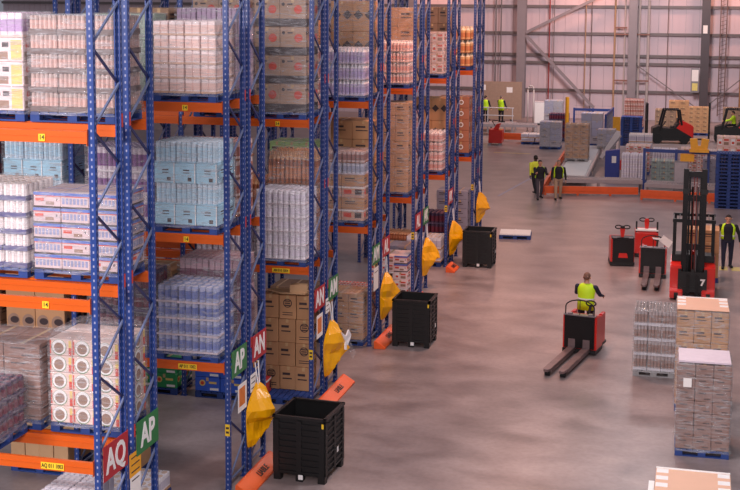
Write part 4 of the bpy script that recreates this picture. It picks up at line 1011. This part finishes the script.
MB().box(.1, 6.4, -.62, .62, .56, .60).build('white_deck', M_WHITE, cv)
conveyor('grey roller conveyor behind fence, right of the blue cabinet', (-2.2, 61.2, 0), (4.5, 60.7, 0), 1.0, .55, M_CONV, nroll=60)
conveyor('long roller conveyor beneath the two men at far left', (-14.5, 85.5, 0), (-10.3, 86.0, 0), 1.2, .75, M_CONV, nroll=42)
bc = thing('control_cabinet', 'dark blue control cabinet with white sheet on its door', 'cabinet', (-4.08, 66.1, 0))
MB().prism([(-.36, 0), (.36, 0), (.36, 1.50), (-.36, 1.38)], 0, .5, 'y').build('body', mat('cabinet_blue', (40, 56, 140), .45), bc, bevel=.015)
MB().box(-.33, .33, -.014, 0, .06, 1.3).build('door', mat('cabinet_blue', (40, 56, 140), .45), bc)
MB().box(-.02, .2, -.02, -.014, .8, 1.15).build('sheet', M_PAPER, bc)
MB().box(.39, .50, .0, .2, .45, .95).build('red_box', M_RED, bc, bevel=.01)
ch = thing('chute', 'slanting pale metal chute above the dark blue cabinet', 'chute', (-4.25, 69.3, 0))
MB().prism([(-.7, .7), (-.55, .62), (.35, 1.85), (.35, 2.1), (.15, 2.15)], -.06, .06, 'y').build('side_plate', M_ROLL, ch)
MB().prism([(-.55, .62), (-.50, .55), (.40, 1.78), (.35, 1.85)], .06, .7, 'y').build('slide', M_STEEL, ch)
for x in (-.42, .3): MB().box(x-.04, x+.04, .3, .38, 0, .70 if x < 0 else 1.65).build('leg', M_CONV, ch)
G3 = 'pallet loads around the conveyors'
load('tan', -6.05, 68.2, .605, 1.2, 1.0, 1.80, 'brown film wrapped stack standing on the white topped conveyor', wrap=True, group=G3, n=(3, 2, 6), pallet='grey')
load('grey_wrapped', -4.95, 74.5, .605, 1.0, 1.0, .95, 'grey wrapped stack with white label behind the chute', wrap=True, group=G3, pallet='grey')
load('grey_wrapped', -8.6, 78.8, .002, 1.25, 1.1, 1.5, 'grey lilac film wrapped stack on blue pallet left of the brown stack', wrap=True, group=G3)
load('dark_packs', -8.6, 83.5, .002, 1.25, 1.1, 1.6, 'dark based grey stack behind the grey lilac film wrapped stack', group=G3, n=(2, 2, 4))
load('grey_wrapped', -9.3, 86.8, .002, 1.2, 1.1, 2.2, 'tall grey stack with white top near the back wall pipes', group=G3, n=(2, 2, 5), wrap=True)
load('white_packs', -10.0, 81.0, .002, 1.3, 1.0, .5, 'low pallet of white parcels right of the red machine', group=G3, n=(3, 2, 2), jit=8)
# blue guard fence around the far cell
def fence(label, p0, p1, h, npost, mesh_m):
    p0, p1 = Vector(p0), Vector(p1); L = (p1-p0).length; a = math.atan2(p1.y-p0.y, p1.x-p0.x)
    r = thing('guard_fence', label, 'fence', p0, a, 'blue guard fences')
    for i in range(npost): x = L*i/(npost-1); MB().box(x-.06, x+.06, -.06, .06, 0, h).build('post', M_BFR, r)
    MB().box(0, L, -.02, .02, h-.18, h-.02).build('top_rail', M_BFR, r); MB().box(0, L, -.02, .02, .35, .42).build('bottom_rail', M_BFR, r)
    mb = MB(); n = int(L/.12)
    for i in range(n): mb.box(L*i/n, L*i/n+.012, -.006, .006, .4, h-.1)
    for i in range(int(h/.3)): mb.box(0, L, -.006, .006, .45+i*.3, .462+i*.3)
    o = mb.build('mesh_infill', mesh_m, r); o['kind'] = 'stuff'
M_MESH = mat('mesh_steel', (128, 124, 140), .4, metal=.3)
load('white_packs', -2.9, 71.4, .002, 1.25, 1.1, 1.65, 'white packs rising behind the pink and white printed trays', group=G3, n=(3, 2, 4))
fence('blue mesh fence around the grey wrapped stacks in the back cell', (-7.7, 84, 0), (-5.3, 84, 0), 2.1, 3, M_MESH)
fence('blue mesh fence returning towards viewer at right of the back cell', (-5.2, 83.8, 0), (-5.3, 78.5, 0), 2.2, 2, M_MESH)
fence('blue mesh fence behind the right orange rail', (-2.35, 62.6, 0), (3.6, 62.2, 0), 2.0, 5, M_MESH)
load('grey_wrapped', -6.3, 81.2, .002, 1.3, 1.1, 1.9, 'grey stack with white top sheet inside the back cell', group=G3, n=(2, 2, 4))
for x, y, h, m, lab in ((-8.0, 82.4, 2.9, M_NOT, 'yellow post at the left corner of the back cell fence'),):
    t = thing('bollard', lab, 'post', (x, y, 0)); MB().cyl((0, 0, 0), (0, 0, h), .12, n=12).build('tube', m, t); MB().cyl((0, 0, 0), (0, 0, .04), .2, n=12).build('base_plate', M_GREYST, t)
yb = thing('warning_board', 'yellow board beside the blue pallet stack at the back', 'board', (-4.72, 79.3, 0)); MB().box(-.2, .25, 0, .04, .9, 2.0).build('panel', M_NOT, yb); MB().box(-.03, .03, .04, .1, 0, 2).build('post', M_GREYST, yb)
# loads behind the right-hand fence
for x, y, z, kind, H, lab, n in ((-2.95, 65.6, .002, 'white_bottles', 1.22, 'white topped bottle trays on the left behind the fence', (3, 2, 5)),
    (-2.9, 68.5, .002, 'printed_trays', 1.36, 'pink and white printed trays behind the left white bottle trays', (3, 2, 5)),
    (-1.45, 64.9, .002, 'green_film', 1.05, 'green tinted wrapped packs behind fence, right of the blue cabinet', (3, 2, 4)),
    (-1.5, 67.6, .002, 'white_bottles', 1.3, 'white bottle load behind the green tinted packs', (3, 2, 5)),
    (-.1, 68.2, .002, 'printed_trays', 1.32, 'red and white printed trays behind the grey cabinet', (3, 2, 5)),
    (1.2, 68.0, .002, 'pink_bottles', 1.3, 'pink bottle trays behind the reach truck mast', (3, 2, 5)),
    (1.0, 65.2, .002, 'grey_crates', 1.2, 'grey crates behind fence at the reach truck mast top', (2, 2, 3))):
    load(kind, x, y, z, 1.25, 1.1, H, lab, group=G3, n=n, wrap=kind in ('green', 'white_packs'))
gc = thing('cabinet', 'pale grey cabinet behind fence left of the reach truck mast', 'cabinet', (-.62, 61.9, 0)); MB().box(-.32, .32, 0, .4, .05, 1.5).build('body', M_GREYST, gc, bevel=.01); MB().box(-.29, .29, -.012, 0, .1, 1.45).build('door', mat('cabinet_pale', (172, 162, 166), .5), gc); MB().box(-.33, .33, .02, .38, 0, .05).build('plinth', M_BLACK, gc)
yc = thing('crate', 'yellow plastic crate on the pale grey cabinet', 'crate', (-.35, 62.15, 1.50)); 
def ycrate(root, w, d, h):
    for s in (-1, 1):
        MB().box(-w/2, w/2, s*d/2-.02, s*d/2+.02, 0, h).build('side', M_YELC, root); MB().box(s*w/2-.02, s*w/2+.02, -d/2, d/2, 0, h).build('side', M_YELC, root)
    MB().box(-w/2, w/2, -d/2, d/2, 0, .03).build('base', M_YELC, root)
M_YELC = mat('crate_yellow', (236, 164, 36), .4)
ycrate(yc, .6, .3, .34)
yk = thing('tipper_bucket', 'yellow bucket shape hanging on the fence above the mast', 'bucket', (.18, 62.1, 1.95))
MB().prism([(-.36, 0), (.36, 0), (.44, .62), (.1, .66), (.06, .3), (-.06, .3), (-.1, .66), (-.44, .62)], -.15, .15, 'y').build('shell', M_YELC, yk, bevel=.01)
MB().box(-.45, .45, -.19, -.15, .0, .16).build('lip', M_YELC, yk)
def pallet_stack(label, x, y, nn, blue=True, W=1.12):
    r = thing('pallet_stack', label, 'pallet stack', (x, y, 0), 0, 'stacks of empty blue pallets'); rnd = random.Random(nn)
    for i in range(nn): mk('pallet', pallet_mesh(W, 1.0, blue), r, (rnd.uniform(-.015, .015), rnd.uniform(-.015, .015), i*.152))
pallet_stack('tall stack of empty blue pallets at the right edge of the picture', 1.47, 58.2, 16)
pallet_stack('stack of empty blue pallets behind the fence at the back', -3.92, 82, 12, W=1.3)
st = load('printed_trays', 1.6, 62.9+1.2, .002, 1.2, 1.0, 2.4, 'pale trays just above the tall blue pallet stack', group=G3, n=(2, 2, 5))

# counterbalance forklifts at the back
def forklift(label, loc, rz, driver):
    r = thing('forklift_truck', label, 'forklift', loc, rz, 'red counterbalance forklifts')
    MB().prism([(-1.05, .2), (1.3, .2), (1.4, .5), (1.35, 1.2), (.5, 1.35), (.3, 1.0), (-.4, 1.0), (-.6, 1.15), (-1.05, 1.0)], -.55, .55, 'y').build('chassis', M_BLACK, r, bevel=.03)
    MB().prism([(.35, 1.0), (1.5, .35), (1.5, 1.15), (.75, 1.5)], -.56, .56, 'y').build('counterweight', M_RED, r, bevel=.05)
    for y in (-.5, .5):
        MB().bar((-.6, y, .85), (-.3, y, 2.15), .13, .13).build('guard_post', M_BLACK2, r); MB().bar((.75, y, 1.2), (.6, y, 2.15), .13, .13).build('guard_post', M_BLACK2, r)
        MB().box(-1.45, -1.33, y*.7-.06, y*.7+.06, .1, 2.55).build('mast_rail', M_BLACK2, r)
        for x, q in ((-.75, .32), (.95, .27)): MB().cyl((x, y-.1, q), (x, y+.12, q), q, n=18).build('wheel', M_RUB, r)
        MB().box(-2.45, -1.45, y*.5-.06, y*.5+.06, .12, .17).build('fork', M_BLACK2, r)
    g = MB()
    for i in range(7): g.box(-.3+i*.14, -.24+i*.14, -.5, .5, 2.13, 2.18)
    g.box(-.32, .66, -.54, -.46, 2.12, 2.2).box(-.32, .66, .46, .54, 2.12, 2.2).build('overhead_guard', M_BLACK2, r)
    for z in (.4, 1.4, 2.45): MB().box(-1.44, -1.34, -.35, .35, z, z+.1).build('mast_crossbar', M_BLACK2, r)
    MB().box(.1, .6, -.28, .28, .95, 1.1).box(.5, .62, -.28, .28, 1.1, 1.6).build('seat', M_BLACK, r, bevel=.02)
    MB().cyl((-.45, 0, 1.0), (-.25, 0, 1.3), .03, n=8).build('steering_column', M_BLACK, r)
    MB().tube([(-.25+.09*math.sin(R(a)), .17*math.cos(R(a)), 1.3+.15*math.sin(R(a))) for a in range(0, 361, 30)], .015, 6).build('steering_wheel', M_BLACK, r)
    return r
forklift('black and red forklift with raised cab left of the dark column', (-1.7, 84, 0), R(8), False)
forklift('second forklift at the right edge with a driver in lime', (2.2, 85.5, 0), R(0), True)
person('forklift driver in lime jacket at the right edge of the picture', (2.35, 85.5, .62), R(-90), M_LIME, M_DARK, hair=M_HAIRD, arms=((40, 6, 40), (40, 6, 40)), legs=((80, 70), (80, 70)), lean=4, h=1.75)
for x, y, H, kind, lab, n in ((-4.3, 93, 1.95, 'redwhite', 'pink printed trays by the back wall pipes', (3, 2, 6)), (-1.2, 92, 2.0, 'tan', 'tan carton load above the first far forklift', (2, 2, 5)),
    (.15, 90, 1.75, 'tan', 'tan carton load right of the first far forklift, below the dark column', (3, 2, 6)), (2.4, 90, 1.75, 'brown', 'brown carton load behind the second far forklift', (3, 2, 5)), (-2.0, 88, 1.7, 'brown', 'brown carton load behind the back stack of blue pallets', (3, 2, 5))):
    load(kind, x, y, .002, 1.35, 1.1, H, lab, group=G3, n=n)

# far left: red machine, platform, two men
rm = thing('floor_machine', 'red box shaped machine on wheels at the far left beside the rack end', 'machine', (-12.15, 79.4, 0))
MB().prism([(-.42, .12), (.42, .12), (.46, .95), (-.38, .98)], 0, .9, 'y').build('body', M_RED, rm, bevel=.03)
MB().prism([(-.16, .97), (.18, .97), (.3, 1.35), (.05, 1.3)], .2, .6, 'y').build('control_head', M_RED, rm, bevel=.02)
for x in (-.32, .32): MB().box(x-.1, x+.1, -.05, .3, 0, .12).build('foot', M_STEEL, rm)
MB().tube([(-.05, .3, 1.2), (-.2, .1, 1.5), (.2, .1, 1.55)], .03, 6).build('handle', M_BLACK, rm)
pf = thing('platform', 'grey railed platform carrying the two men in lime vests', 'platform', (-13.5, 88, 0))
MB().box(-2.2, 1.4, -.6, 1.2, .5, .6).build('deck', M_CONV, pf)
for x in (-2.1, -.4, 1.3):
    for y in (-.5, 1.1): MB().box(x-.05, x+.05, y-.05, y+.05, 0, .5).build('leg', M_CONV, pf)
    MB().cyl((x, -.55, .6), (x, -.55, 1.68), .03, n=8).build('rail_post', M_ROLL, pf)
for z in (1.15, 1.68): MB().cyl((-2.2, -.55, z), (1.4, -.55, z), .03, n=8).build('handrail', M_ROLL, pf)
person('left of the two distant men in lime vests on the platform', (-14.2, 88.25, .61), R(160), M_DARK, M_DARK, vest=M_LIME, hair=M_HAIRD, arms=((10, 12, 20), (6, 12, 30)), h=1.82, vlong=True)
person('right of the two distant men in lime vests on the platform', (-13.1, 88.25, .61), R(150), M_NVY, M_DARK, vest=M_LIME, hair=M_HAIRG, arms=((10, 12, 20), (20, 12, 40)), h=1.86, vlong=True)
bp_ = thing('board_stack', 'large brown board leaning behind the two distant men', 'board', (-13.9, 95, 0)); MB().box(-2.2, 1.3, 0, .2, .2, 3.0).build('panel', mat('board_brown', (160, 132, 114), .7), bp_)
for x in (-1.2, .5): MB().box(x-.06, x+.06, .2, .9, 0, 2.8).build('stand', M_GREYST, bp_)
for x, z in ((-1.6, 2.55), (.4, 2.4)): MB().box(x-.22, x+.22, -.01, 0, z-.2, z+.2).build('paper', M_PAPER, bp_)
wc = thing('wall_cabinet', 'pale grey cabinet on the floor right of the two distant men', 'cabinet', (-11.0, 93.5, 0)); MB().box(-.45, .45, 0, .5, .1, 1.7).build('body', M_ROLL, wc, bevel=.02); MB().box(-.41, .41, -.015, 0, .15, 1.6).build('door', M_WHITE, wc); MB().box(-.45, .45, .02, .48, 0, .1).build('plinth', M_BLACK, wc)
gp = thing('bent_pipe', 'pale grey bent pipe standing right of the two distant men', 'pipe', (-11.3, 88.5, 0))
MB().tube([(0, 0, 0), (0, 0, 2.9), (.06, 0, 3.1), (.2, 0, 3.2), (.34, 0, 3.1), (.4, 0, 2.9), (.4, 0, 0)], .05, 8).build('tube', M_PIPEG, gp, smooth=True)
for x in (0, .4): MB().cyl((x, 0, 0), (x, 0, .03), .1, n=10).build('foot_plate', M_GREYST, gp)
nb_ = thing('notice_board', 'white framed notice on the back wall left of the dark column', 'notice', (-.2, 98.85, 3.15)); MB().box(-.3, .3, 0, .05, -.9, .9).build('frame', M_GREYST, nb_)
MB().box(-.24, .24, -.02, 0, -.05, .8).build('sheet', M_PAPER, nb_); MB().box(-.2, .2, -.02, 0, -.75, -.2).build('sheet', mat('sheet_yellow', (224, 206, 120)), nb_)
wp = thing('wall_plate', 'small white plate high on the dark column', 'notice', (.42, 98.88, 6.95)); MB().box(-.16, .16, -.02, .0, -.3, .3).build('plate', M_PAPER, wp)
# painted floor lines
struct(MB().box(-.06, .06, 0, 7, .001, .004).build('trim_90', mat('line_blue', (150, 150, 172), .5, var=.2), None, (-8.75, 58.5, 0), R(-6)))
struct(MB().box(0, 2.2, -.1, .1, .001, .004).build('trim_91', mat('line_yellow', (214, 192, 120), .5, var=.1), None, (-11.6, 75.5, 0)))
struct(MB().box(-.28, .0, -.4, .25, .001, .004).box(.12, .4, -.4, .25, .001, .004).build('trim_92', mat('line_foot', (206, 190, 110), .5, var=.1), None, (1.2, 44.6, 0)))
